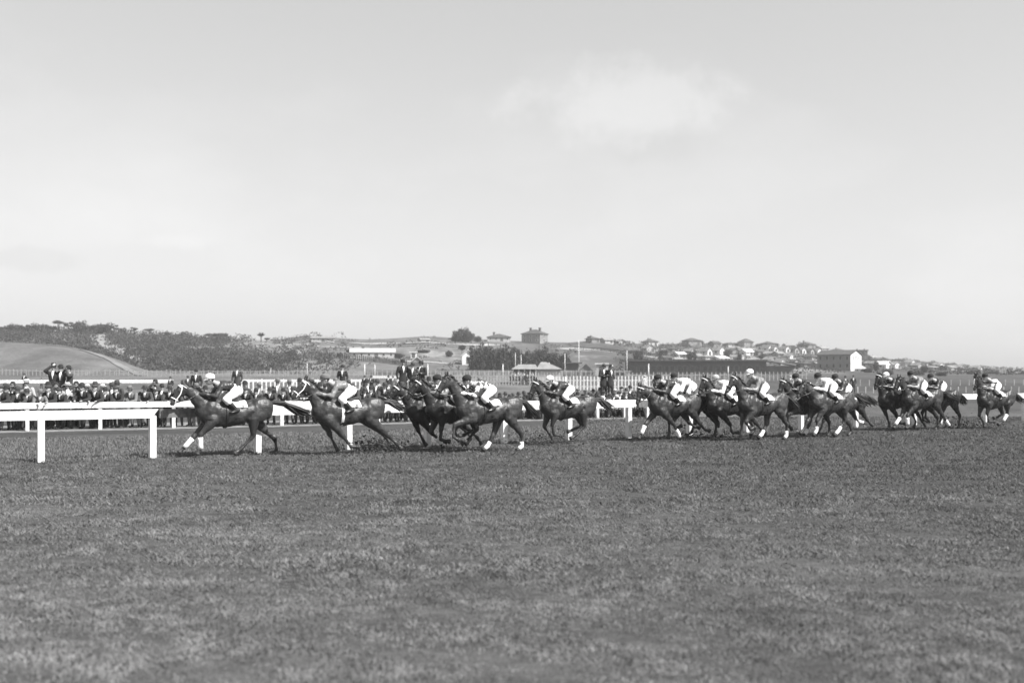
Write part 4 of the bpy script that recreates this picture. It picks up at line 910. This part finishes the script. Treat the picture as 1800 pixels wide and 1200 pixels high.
row([(1042,602,18,10,'g','d','hip'),(1066,603,18,9,'l','g','side'),(1090,604,12,7,'l','g','gable'),(1143,608,22,12,'l','d','hip'),(1216,607,28,13,'g','d','hip'),(1256,608,16,8,'g','d','side'),(1280,609,14,7,'l','d','hip'),
     (1311,610,21,15,'g','d','hip'),(1350,610,20,10,'g','d','hip'),(1385,611,14,7,'g','g','side'),(1417,613,26,13,'g','d','hip'),(1446,617,18,8,'l','g','side'),(1472,620,16,8,'g','d','hip'),(745,601,16,6,'l','g','side'),(408,600,12,6,'l','g','gable'),
     (1536,634,16,9,'l','g','side'),(1640,643,12,7,'g','d','hip')], 'along the skyline', 'houses along the skyline', 1)
row([(1140,619,16,13,'l','g','gable'),(1194,627,15,8,'w','w','side'),(1241,624,11,13,'w','g','gable'),(1263,623,13,13,'w','g','gable'),(1264,634,22,8,'w','w','side'),(1288,622,14,9,'g','d','gable'),(1312,624,16,10,'w','w','side'),(1240,633,18,9,'l','g','hip'),
     (1330,624,12,9,'g','d','hip'),(1348,617,8,11,'w','g','gable'),(1360,618,8,10,'w','g','gable'),(1381,619,9,11,'w','g','gable'),(1396,620,9,10,'l','d','gable'),(1408,621,9,10,'w','g','gable'),(1422,622,9,9,'l','d','gable'),(1436,623,10,11,'w','g','gable'),(1453,627,12,8,'g','d','hip'),(1163,622,12,8,'l','g','gable'),(1180,618,12,8,'g','d','hip'),(1212,622,12,9,'l','g','gable'),(1224,630,12,8,'g','g','side'),(1300,632,12,8,'l','g','gable'),(1368,626,12,8,'l','g','side'),(1388,630,12,8,'w','g','gable'),(1424,632,12,8,'l','d','hip'),(1118,622,12,8,'l','d','hip')],
    'on the upper hillside', 'houses on the upper hillside', 2)
row([(1113,636,16,8,'g','d','hip'),(1170,634,16,8,'g','d','side'),(1372,641,12,10,'w','g','gable'),(1392,640,14,8,'l','d','gable'),(1412,645,14,9,'g','d','hip'),(1438,646,14,9,'l','g','side'),(1531,642,10,7,'l','g','gable'),(1553,647,15,12,'w','w','gable'),(1570,647,15,11,'w','g','gable'),
     (1590,643,14,8,'l','d','hip'),(1612,646,12,8,'l','g','gable'),(1634,650,14,7,'l','g','hip'),(1668,650,14,7,'l','g','side'),(1700,652,12,6,'g','d','hip'),(1742,653,12,5,'g','d','side'),(1353,636,13,8,'l','g','gable'),(1540,637,12,8,'g','d','hip'),(1600,640,11,7,'w','g','gable'),(1622,642,11,7,'l','d','hip'),(1650,645,11,7,'w','g','gable'),(1684,648,11,6,'l','g','gable'),(1716,649,11,6,'w','g','gable')],
    'in the lower hillside row', 'houses in the lower hillside row', 3)
# ------------------------------------------------------------------ trees and scrub
def leaf_mat(nm, v): return mat(nm, v, .8, ns=.5, nv=.5, spec=.15)
LF = [leaf_mat('dark_foliage', .045), leaf_mat('mid_foliage', .07), leaf_mat('grey_foliage', .10)]
BARK = mat('bark', .09, .95, ns=4, nv=.3)
def crown_mesh(blobs, nleaf, size, seed):
    r = np.random.default_rng(seed); V = []
    tot = sum(b[3]*b[4]*b[5] for b in blobs)**1.0
    for (cx, cy, cz, rx, ry, rz_) in blobs:
        n = int(nleaf*(rx*ry*rz_)/tot)
        d = r.normal(size=(n, 3)); d /= np.linalg.norm(d, axis=1)[:, None]; rad = r.uniform(.35, 1, n)**.5
        nz_ = 1+.22*np.sin(d[:, 0]*7+cx*3)*np.cos(d[:, 2]*6+cz)
        c = d*rad[:, None]*nz_[:, None]*[rx, ry, rz_]+[cx, cy, cz]
        a = r.normal(size=(n, 3)); a /= np.linalg.norm(a, axis=1)[:, None]; b = np.cross(a, r.normal(size=(n, 3))); b /= np.linalg.norm(b, axis=1)[:, None]
        s = (size*r.uniform(.5, 1.3, n))[:, None]
        V.append(np.stack([c-a*s, c-b*s*.6, c+a*s, c+b*s*.6], 1))
    V = np.concatenate(V).reshape(-1, 3); return numesh('crown', V, np.arange(len(V)), 4)
def tree_proto(kind, seed):
    r = random.Random(seed); e = empty('tree'); h = 8.0
    if kind == 'round': bl = [(0, 0, 5.2, 2.6, 2.6, 2.0)]+[(r.uniform(-2, 2), r.uniform(-2, 2), r.uniform(3.8, 6.6), r.uniform(1, 1.6), r.uniform(1, 1.6), r.uniform(.8, 1.3)) for _ in range(8)]
    elif kind == 'umbrella': bl = [(r.uniform(-2.8, 2.8), r.uniform(-2, 2), r.uniform(6.0, 7.0), r.uniform(1.2, 1.9), r.uniform(1.2, 1.8), r.uniform(.6, .9)) for _ in range(9)]
    elif kind == 'gum': bl = [(r.uniform(-1.9, 1.9), r.uniform(-1.6, 1.6), r.uniform(4.2, 7.4), r.uniform(.7, 1.2), r.uniform(.7, 1.2), r.uniform(.5, .9)) for _ in range(9)]
    else: bl = [(0, 0, 2.2, 3.0, 2.6, 2.4)]+[(r.uniform(-2.6, 2.6), r.uniform(-2, 2), r.uniform(.8, 4.4), r.uniform(.9, 1.6), r.uniform(.9, 1.5), r.uniform(.8, 1.4)) for _ in range(9)]
    link('crown', crown_mesh(bl, 2600, .26, seed), LF[0 if kind in ('dense', 'round') else 1], e, False)
    m = MB(); m.tube([(0, 0, -1), (0, 0, 1.2), (.15, .1, 3), (.1, 0, 5)], [.34, .26, .2, .12], seg=8)
    for b in bl[:6]: m.tube([(.1, .05, 2.4), ((.1+b[0])/2, b[1]/2, (2.6+b[2])/2), (b[0], b[1], b[2])], [.13, .09, .04], seg=6)
    m.build('trunk', BARK, e, True); return e
PROTO = {k: tree_proto(k, i+11) for i, k in enumerate(('round', 'umbrella', 'gum', 'dense'))}
USED = set()
def tree(kind, px, ytop, wpx, label, Y=None, group='trees along the hill crest', base=None, name=None):
    if Y is None: Y = yr(px)-6
    p = at(px, Y); hh = (EYE+(HZ-ytop)/F*Y)-p.z
    nat = {'round': (7.4, 6.6), 'umbrella': (7.6, 7.6), 'gum': (8.1, 5), 'dense': (5.4, 7)}[kind]
    sw = wpx*Y/F/nat[1]; sh = max(hh/nat[0], sw*.55)
    o = PROTO[kind] if kind not in USED else copy_tree(PROTO[kind]); USED.add(kind)
    p.z = EYE+(HZ-ytop)/F*Y-nat[0]*sh
    p.z = min(p.z, gz(p.x, p.y)+.3)
    o.location = p; o.scale = (sw, sw, max(sh, (EYE+(HZ-ytop)/F*Y-p.z)/nat[0])); o.rotation_euler = (0, 0, random.uniform(0, 6.28)); tag(o, label, 'tree', group); o.name = 'tree'
    return o
left = [(('dense' if q[0] == 'round' else q[0]),)+q[1:3]+(q[3]*(1.7 if q[0] == 'round' else 1.45),) for q in [('round',8,571,26),('round',30,568,24),('gum',52,571,14),('round',75,567,26),('gum',90,573,14),('umbrella',103,563,18),('gum',120,566,12),('round',139,561,15),('round',163,569,20),('round',178,566,26),('gum',201,571,11),('gum',216,576,9),('gum',236,575,9),
        ('umbrella',262,577,17),('gum',275,588,12),('gum',296,583,11),('gum',313,587,7),('gum',324,582,9),('umbrella',380,585,27),('gum',335,591,14),('round',355,592,16)]]
for i, (k, px, yt, wp) in enumerate(left):
    tree(k, px, yt, wp, '%s tree, %s along the wooded crest at left counting from the left' % ({'round': 'dense dark round-topped', 'dense': 'dense dark round-topped', 'gum': 'slender open-crowned', 'umbrella': 'flat-topped spreading'}[k], (ORD+['twenty-first'])[i]))
mass = [('dense',838,602,34,245),('dense',858,597,36,250),('dense',880,601,40,255),('dense',905,606,44,260),('dense',931,612,36,250),('dense',948,604,38,255),('dense',970,611,40,250),('dense',992,616,30,245),('round',812,606,16,330),('dense',840,589,16,404),('dense',799,589,17,404),('dense',812,573,30,402),('dense',824,579,20,400),('dense',803,581,18,403)]
for i, (k, px, yt, wp, Y) in enumerate(mass):
    tree(k, px, yt, wp, 'dark leafy tree, %s from the left in the dark clump above the pavilion' % ORD[i], Y, 'dark clump of trees at the centre')
rt = [('round',1037,589,16),('round',1076,594,20),('umbrella',1100,599,14),('round',1140,594,10),('round',1208,595,16),('gum',1233,599,10),('round',1256,600,18),('round',1290,601,20),('round',1300,600,14),('round',1333,603,14),('round',1362,602,18),('round',1392,606,16),('round',1413,600,20),
      ('round',1432,605,14),('round',1466,615,22),('round',1490,616,16),('round',1552,627,26),('round',1580,628,32),('round',1607,630,28),('round',1638,633,32),('round',1668,636,28),('round',1697,639,28),('round',1728,641,26),('round',1760,644,26)]
for i, (k, px, yt, wp) in enumerate(rt):
    tree('dense' if k == 'round' else k, px, yt, wp, 'dark bushy tree, %s from the left among the skyline houses at right' % ORDN(i), group='trees among the skyline houses')
rt2 = [(1132,628,16),(1205,632,16),(1252,634,15),(1282,633,14),(1318,634,16),(1360,620,13),(1122,610,18),(1166,612,20),(1184,617,16),(1216,612,18),(1278,612,14),(1228,622,14),(1300,616,12),(1340,620,16),(1375,630,16),(1400,634,16),(1428,634,20),(1455,637,14),(1540,632,14),(1578,636,16),(1602,638,16),(1625,641,18),(1655,641,20),(1686,644,22)]
for i, (px, yt, wp) in enumerate(rt2):
    tree('dense', px, yt, wp, 'low dark bushy tree, %s from the left on the slope among the hillside houses' % ORDN(i), 300+60*(i % 3), 'bushy trees on the settled slope')
rt3 = [(1560,648,26,250),(1612,650,30,260),(1655,652,24,220),(1710,649,26,280),(1745,650,26,300),(1800,652,30,300),(1525,645,18,280)]
for i, (px, yt, wp, Y) in enumerate(rt3):
    tree('dense', px, yt, wp, 'rounded dark bush, %s from the left in the field behind the last horses' % ORD[i], Y, 'bushes behind the last horses')
lt3 = [(615,612,14,330),(598,617,12,320),(470,592,10,410),(512,610,12,330),(700,617,16,300),(790,612,14,320),(745,611,22,330),(770,594,18,410),(793,592,12,412)]
for i, (px, yt, wp, Y) in enumerate(lt3):
    o = tree('dense' if i % 2 else 'round', px, yt, wp*1.2, 'small dark bush, %s from the left on the open slope left of centre' % ORD[i], Y, 'bushes on the open slope'); o.rotation_euler.x = random.uniform(-.3, .3); o.scale.z *= .8
for i, (pts, lab) in enumerate((([(470, 606), (560, 610), (640, 612)], 'upper pale terrace line on the open slope at left of centre'), ([(560, 622), (640, 628), (720, 636), (790, 640)], 'long pale terrace line slanting down below the long house'), ([(1180, 616), (1260, 618), (1340, 621), (1430, 626)], 'pale street line running past the row of gabled houses'))):
    strip([on(*p) for p in pts], 3.2, lab, .27)
for pts, lab in ((([(500, 600), (590, 606), (650, 607)]), 'dark post and rail fence on the upper open slope at left'), ([(700, 612), (780, 611), (830, 614)], 'dark post and rail fence on the slope left of the dark trees'), ([(1010, 616), (1090, 622), (1160, 629)], 'dark fence beside the pale slanting road')):
    polyrail(lab, 'fence', [on(*p) for p in pts], 1.3, board_z=[(.9, 1.15, .05), (.3, .5, .05)], post_every=4, m=M_dark)
def palm():
    Y = 405; p = at(459, Y); k = Y/F; e = empty('palm_tree', p); tag(e, 'lone palm with a tuft of upright fronds on the skyline at left', 'tree')
    h = EYE+(HZ-591)/F*Y-p.z; h = max(h, 1.2); m = MB(); m.tube([(0, 0, -.5), (0.05, 0, h*.5), (0, 0, h)], [.3, .24, .25], seg=8); m.build('trunk', BARK, e, True)
    m = MB(); r = random.Random(4)
    for i in range(30):
        a = r.uniform(0, 6.28); up = r.uniform(.45, 1.35); d = V3((math.cos(a)*math.cos(up), math.sin(a)*math.cos(up), math.sin(up))); l = r.uniform(1.5, 2.0)
        pts = [V3((0, 0, h))+d*l*t-V3((0, 0, .35*t*t)) for t in (0, .35, .7, 1)]; m.tube(pts, [(.1, .03), (.24, .03), (.2, .03), (.03, .02)], seg=4, ref=(0, 0, 1))
    m.build('crown', LF[0], e)
palm()
def scrub():
    r = np.random.default_rng(21); V = []
    def add(px, Y, n, rad, hgt, size):
        p = at(px, Y); d = r.normal(size=(n, 3)); d /= np.linalg.norm(d, axis=1)[:, None]; d[:, 2] = np.abs(d[:, 2])
        c = d*(r.uniform(.5, 1, n)**.5)[:, None]*[rad, rad, hgt]+[p.x, p.y, p.z-.1]
        a = r.normal(size=(n, 3)); a /= np.linalg.norm(a, axis=1)[:, None]; b = np.cross(a, r.normal(size=(n, 3))); b /= np.linalg.norm(b, axis=1)[:, None]
        s = (size*r.uniform(.5, 1.3, n))[:, None]; V.append(np.stack([c-a*s, c-b*s*.6, c+a*s, c+b*s*.6], 1))
    for i in range(3000):   # thick bush on the hill at left
        px = r.uniform(-250, 640); Y = r.uniform(262, 424)
        if 165 < px < 192 and Y > 330: continue
        if 192 <= px < 250 and abs(Y-(345-(px-192)*1.3)) < 12: continue
        if px > 400 and r.uniform() > ((640-px)/240)**1.3*.75*(1.5 if Y < 340 else .5): continue
        if 440 < px < 478 and Y > 370: continue
        add(px, Y, 40, r.uniform(1.8, 3.6), r.uniform(1.0, 2.9), .33)
    for i in range(1900):   # thinner scrub over the open slopes
        px = r.uniform(430, 1800); Y = r.uniform(265, yr(px)+4)
        if noise.noise(V3((px/60, Y/35, 2))) < (.02 if px < 1080 else -.25): continue
        if px < 1080 and i % 2: continue
        add(px, Y, 16, r.uniform(.7, 2.0), r.uniform(.5, 1.4), .28)
    V = np.concatenate(V).reshape(-1, 3); o = link('bushland', numesh('bushland', V, np.arange(len(V)), 4), LF[0], smooth=False)
    tag(o, 'low dark scrub covering the hill slopes', 'scrub', kind='stuff')
scrub()
# ------------------------------------------------------------------ spectators
MAN = dict(pel=(0, 0, .93), ch=(.0, 0, 1.30), nk=(.01, 0, 1.47), hd=(.035, 0, 1.61), hdir=(1, 0, -.05), sh=(0, .185, 1.40), el=(-.03, .26, 1.13), hn=(.10, .25, .90), hp=(0, .1, .90), kn=(.02, .12, .49), an=(-.02, .13, .09), to=(.12, .15, .05), grip=.8)
def mod(**k): d = dict(MAN); d.update(k); return d
POSES = dict(
  stand=MAN,
  hips=mod(elL=(-.05, .38, 1.15), hnL=(.1, .2, 1.0), elR=(-.04, -.27, 1.13), hnR=(.12, -.24, .93), hdir=(1, .3, -.1)),
  lean=mod(pel=(-.22, 0, .92), ch=(.02, 0, 1.20), nk=(.12, 0, 1.33), hd=(.18, 0, 1.45), hdir=(1, -.2, -.1), sh=(.05, .185, 1.28), el=(.22, .27, 1.03), hn=(.50, .14, 1.00), hp=(-.22, .1, .89), kn=(-.2, .12, .49), an=(-.26, .13, .09), to=(-.12, .15, .05)),
  shade=mod(elR=(.22, -.30, 1.46), hnR=(.16, -.04, 1.66), elL=(-.04, .28, 1.14), hnL=(.12, .2, 1.02), hdir=(1, -.35, 0)),
  glass=mod(el=(.20, .28, 1.36), hn=(.15, .05, 1.60), hdir=(1, .2, 0)),
  arms=mod(el=(.02, .27, 1.14), hnL=(.2, -.05, 1.15), hnR=(.2, .08, 1.18), hdir=(1, -.5, -.05)),
  point=mod(elL=(.12, .42, 1.38), hnL=(.3, .62, 1.42), elR=(-.03, -.27, 1.13), hnR=(.12, -.24, .95), hdir=(1, .5, 0)),
  seat=dict(pel=(0, 0, .14), ch=(.05, 0, .50), nk=(.08, 0, .66), hd=(.11, 0, .80), hdir=(1, .1, -.03), sh=(.05, .185, .60), el=(.14, .27, .36), hn=(.38, .12, .40), hp=(.0, .11, .13), kn=(.34, .17, .42), an=(.52, .14, .07), to=(.64, .16, .05), grip=.9))
HATM = dict(k=C_black, c=C_char, g=C_grey, s=STRAW)
def man_proto(pose, coat_, hat, hm, tr=None):
    spec = dict(kind='man', coat=coat_, trousers=tr or coat_, hat=hat, hatmat=HATM[hm], seated=pose == 'seat')
    return figure(POSES[pose], 'person', spec, (0, 0, 0), 0, .024)
CN = {'k': ('black', C_black), 'c': ('charcoal', C_char), 'g': ('grey', C_grey), 'l': ('pale', C_light)}
VAR = [('lean','k','bowler','k'),('lean','c','felt','c'),('lean','g','felt','g'),('lean','k','cap','c'),('stand','k','bowler','k'),('stand','c','felt','c'),('hips','c','bowler','k'),('stand','g','felt','g'),('arms','k','felt','c'),('glass','c','bowler','k'),('stand','l','boater','s'),('shade','k','felt','k'),('point','c','felt','g'),
       ('seat','k','felt','c'),('seat','c','bowler','k'),('seat','g','cap','g'),('seat','k','cap','k'),('seat','l','boater','s'),('stand','k','boater','s')]
PR = [man_proto(p, CN[c][1], h, hm) for p, c, h, hm in VAR]; PU = set()
HN = dict(bowler='bowler hat', felt='felt hat', boater='straw boater', cap='flat cap'); PN = dict(lean='leaning on the rail', stand='standing', hips='standing hand on hip', arms='standing with folded hands', glass='raising field glasses', shade='shading his eyes', point='pointing left', seat='sitting on the grass')
def person(k, p, face, label, group, sc=1):
    o = PR[k] if k not in PU else copy_tree(PR[k]); PU.add(k)
    o.location = p; o.rotation_euler = (0, 0, face); o.scale = (sc, sc, sc); tag(o, label, 'person', group); return o
rr = random.Random(99)
def crowd_row(px0, px1, back, step, ks, phrase, group, zoff=0, seed=0, skip=0.):
    r = random.Random(seed); px = px0; i = 0
    while px < px1:
        if r.random() >= skip:
            a = alongb(px); q = a+V3((-.3, 1, 0)).normalized()*0; p = V3((px-900, F, 0)).normalized(); Y = a.y+back+r.uniform(-.15, .15)
            loc = V3(((px-900)*Y/F, Y, gz((px-900)*Y/F, Y)-zoff)); k = r.choice(ks); ps, c, h, _ = VAR[k]
            person(k, loc, R(-90)+math.atan2(-loc.x, loc.y)*.3+r.uniform(-.5, .5), 'spectator in %s coat and %s, %s from left, %s' % (CN[c][0], HN[h], ORDN(i), phrase), group, r.uniform(.88, 1.04)); i += 1
        px += step*(r.uniform(.7, 1.35))
crowd_row(-30, 860, .46, 17.5, [0, 0, 1, 1, 2, 3], 'front row at rail', 'spectators leaning on the crowd rail', seed=1, skip=.06)
crowd_row(-20, 300, 1.25, 15, [4, 5, 6, 7, 8, 9, 10, 18], 'second row, left crowd', 'spectators in the second row at left', seed=2, skip=.25)
crowd_row(430, 860, 1.4, 24, [4, 5, 6, 7, 8, 9], 'second row, middle crowd', 'spectators in the second row in the middle', seed=3, skip=.15)
crowd_row(-25, 290, 2.4, 21, [13, 14, 15, 16, 5, 7], 'third row, left crowd', 'spectators in the third row at left', seed=4, skip=.25)
for j, (bk, st) in enumerate(((1.0, 15), (2.3, 13), (3.8, 12), (5.6, 11), (7.8, 10))):
    crowd_row(856 if j else 872, 1140, bk, st, [13, 14, 15, 16, 13, 16, 17], '%s row, seated crowd' % ORD[j], 'spectators seated on the grass, row %s' % ORD[j], seed=10+j)
crowd_row(560, 720, 4.5, 17, [13, 14, 15, 16], 'seated behind second horse', 'spectators seated behind the second horse', seed=20)
# people on benches above the crowd
def bench(px, py_top, Y, wpx, label):
    p = at(px, Y); zt = EYE-(py_top-HZ)/F*Y; w_ = wpx*Y/F; e = empty('bench', p); tag(e, label, 'bench', 'benches the lookouts stand on'); h = zt-p.z
    MB().box(-w_/2, w_/2, -.2, .2, h-.05, h).build('seat_plank', M_grey, e)
    for x in (-w_/2+.12, w_/2-.12): MB().box(x-.04, x+.04, -.16, .16, -.05, h-.052).build('leg', M_grey, e)
    return V3((p.x, p.y, zt))
def lookout(items, Y, ytop, label, g):
    """items: px, head-top y, variant, label"""
    xs = [i[0] for i in items]; b = bench(sum(xs)/len(xs), ytop, Y, max(xs)-min(xs)+34, label)
    for px, k, sc, f, lab in items:
        person(k, V3(((px-900)*Y/F, Y, b.z)), R(-90+f), lab, g, sc)
lookout([(94, 11, 1.02, 25, 'tallest man in dark suit and hat standing on the bench in the left crowd'), (108, 6, .98, -20, 'man in dark coat in the middle of the three on the left bench'), (122, 9, .96, -40, 'man in dark coat raising his arms at the right of the left bench')], 42.5, 722, 'plain bench under the three standing men in the left crowd', 'men standing on the left bench')
lookout([(708, 4, 1.02, 20, 'man in black coat and bowler, left of the men standing above the front bunch'), (726, 5, .95, -10, 'man in charcoal coat, middle of the men standing above the front bunch'), (741, 8, 1.0, -30, 'man in black coat and felt hat, right of the men above the front bunch')], 51, 702, 'bench under the men standing above the front bunch', 'men standing above the front bunch')
lookout([(1061, 8, 1.0, 30, 'left of the two lookout men in dark suits right of the lone horse'), (1073, 11, .98, 40, 'right lookout man shading his eyes with a raised arm')], 57, 701, 'bench under the two lookout men right of the lone horse', 'the two lookout men')
for px, Y, yt, k, sc, lab in ((345, 53, 712, 4, .96, 'man in bowler standing high behind the head of the leading horse'), (417, 58, 700, 5, .95, 'dark coated man standing high behind the leading jockey'), (602, 57, 700, 4, .95, 'man in black standing high behind the second jockey')):
    b = bench(px, yt, Y, 24, 'small bench under the '+lab); person(k, b, R(-90), lab, None, sc)
for px, Y, k, sc, lab in ((641, 100, 4, 1, 'left of two dark suited men standing by the white gate frame'), (653, 98, 8, 1.02, 'right of two dark suited men standing by the white gate frame'), (683, 103, 4, 1, 'man in dark suit standing just right of the white gate frame'), (691, 104, 7, 1, 'man in grey suit standing right of the white gate frame'),
                          (330, 95, 5, 1, 'distant man standing above the ears of the leading horse'), (300, 98, 4, .95, 'distant dark figure standing right of the left crowd'), (43, 125, 4, 1.1, 'distant man standing on the grass above the left crowd'), (73, 135, 5, .8, 'distant short figure above the left crowd')):
    person(k, at(px, Y), R(-90+rr.uniform(-30, 30)), lab, None, sc)
i = 0
for px in range(898, 940, 4):
    person(rr.choice([4, 5, 6, 8]), at(px+rr.uniform(-1, 1), 160+rr.uniform(-3, 3)), R(-90+rr.uniform(-60, 60)), 'distant dark figure under the pavilion verandah, %s from the left' % ORD[i], 'people beneath the pavilion verandah', 1); i += 1
for i, (px, Y) in enumerate(((1132, 118), (1152, 108), (1212, 100), (1262, 118), (1500, 110), (1390, 112), (1486, 96))):
    person([10, 4, 7, 5, 4, 10, 5][i], at(px, Y), R(-90+rr.uniform(-60, 60)), 'lone bystander far behind the second and third groups, %s from the left' % ORD[i], None, 1)
for k in range(len(PR)):
    if k not in PU: 
        for c in list(PR[k].children):
            for g_ in list(c.children): bpy.data.objects.remove(g_)
            bpy.data.objects.remove(c)
        bpy.data.objects.remove(PR[k])
# ------------------------------------------------------------------ haze over the far land
def haze():
    m = bpy.data.materials.new('haze_air'); m.use_nodes = True; t = m.node_tree; t.nodes.clear(); o = t.nodes.new('ShaderNodeOutputMaterial'); v = t.nodes.new('ShaderNodeVolumePrincipled')
    v.inputs['Color'].default_value = (.9, .9, .9, 1); v.inputs['Density'].default_value = .00045; v.inputs['Anisotropy'].default_value = .2; t.links.new(v.outputs[0], o.inputs['Volume'])
    b = MB(); b.box(-1300, 1300, -60, 1560, -30, 45); h = b.build('haze', m); tag(h, 'thin pale haze over the racecourse and hills', kind='stuff')
haze()
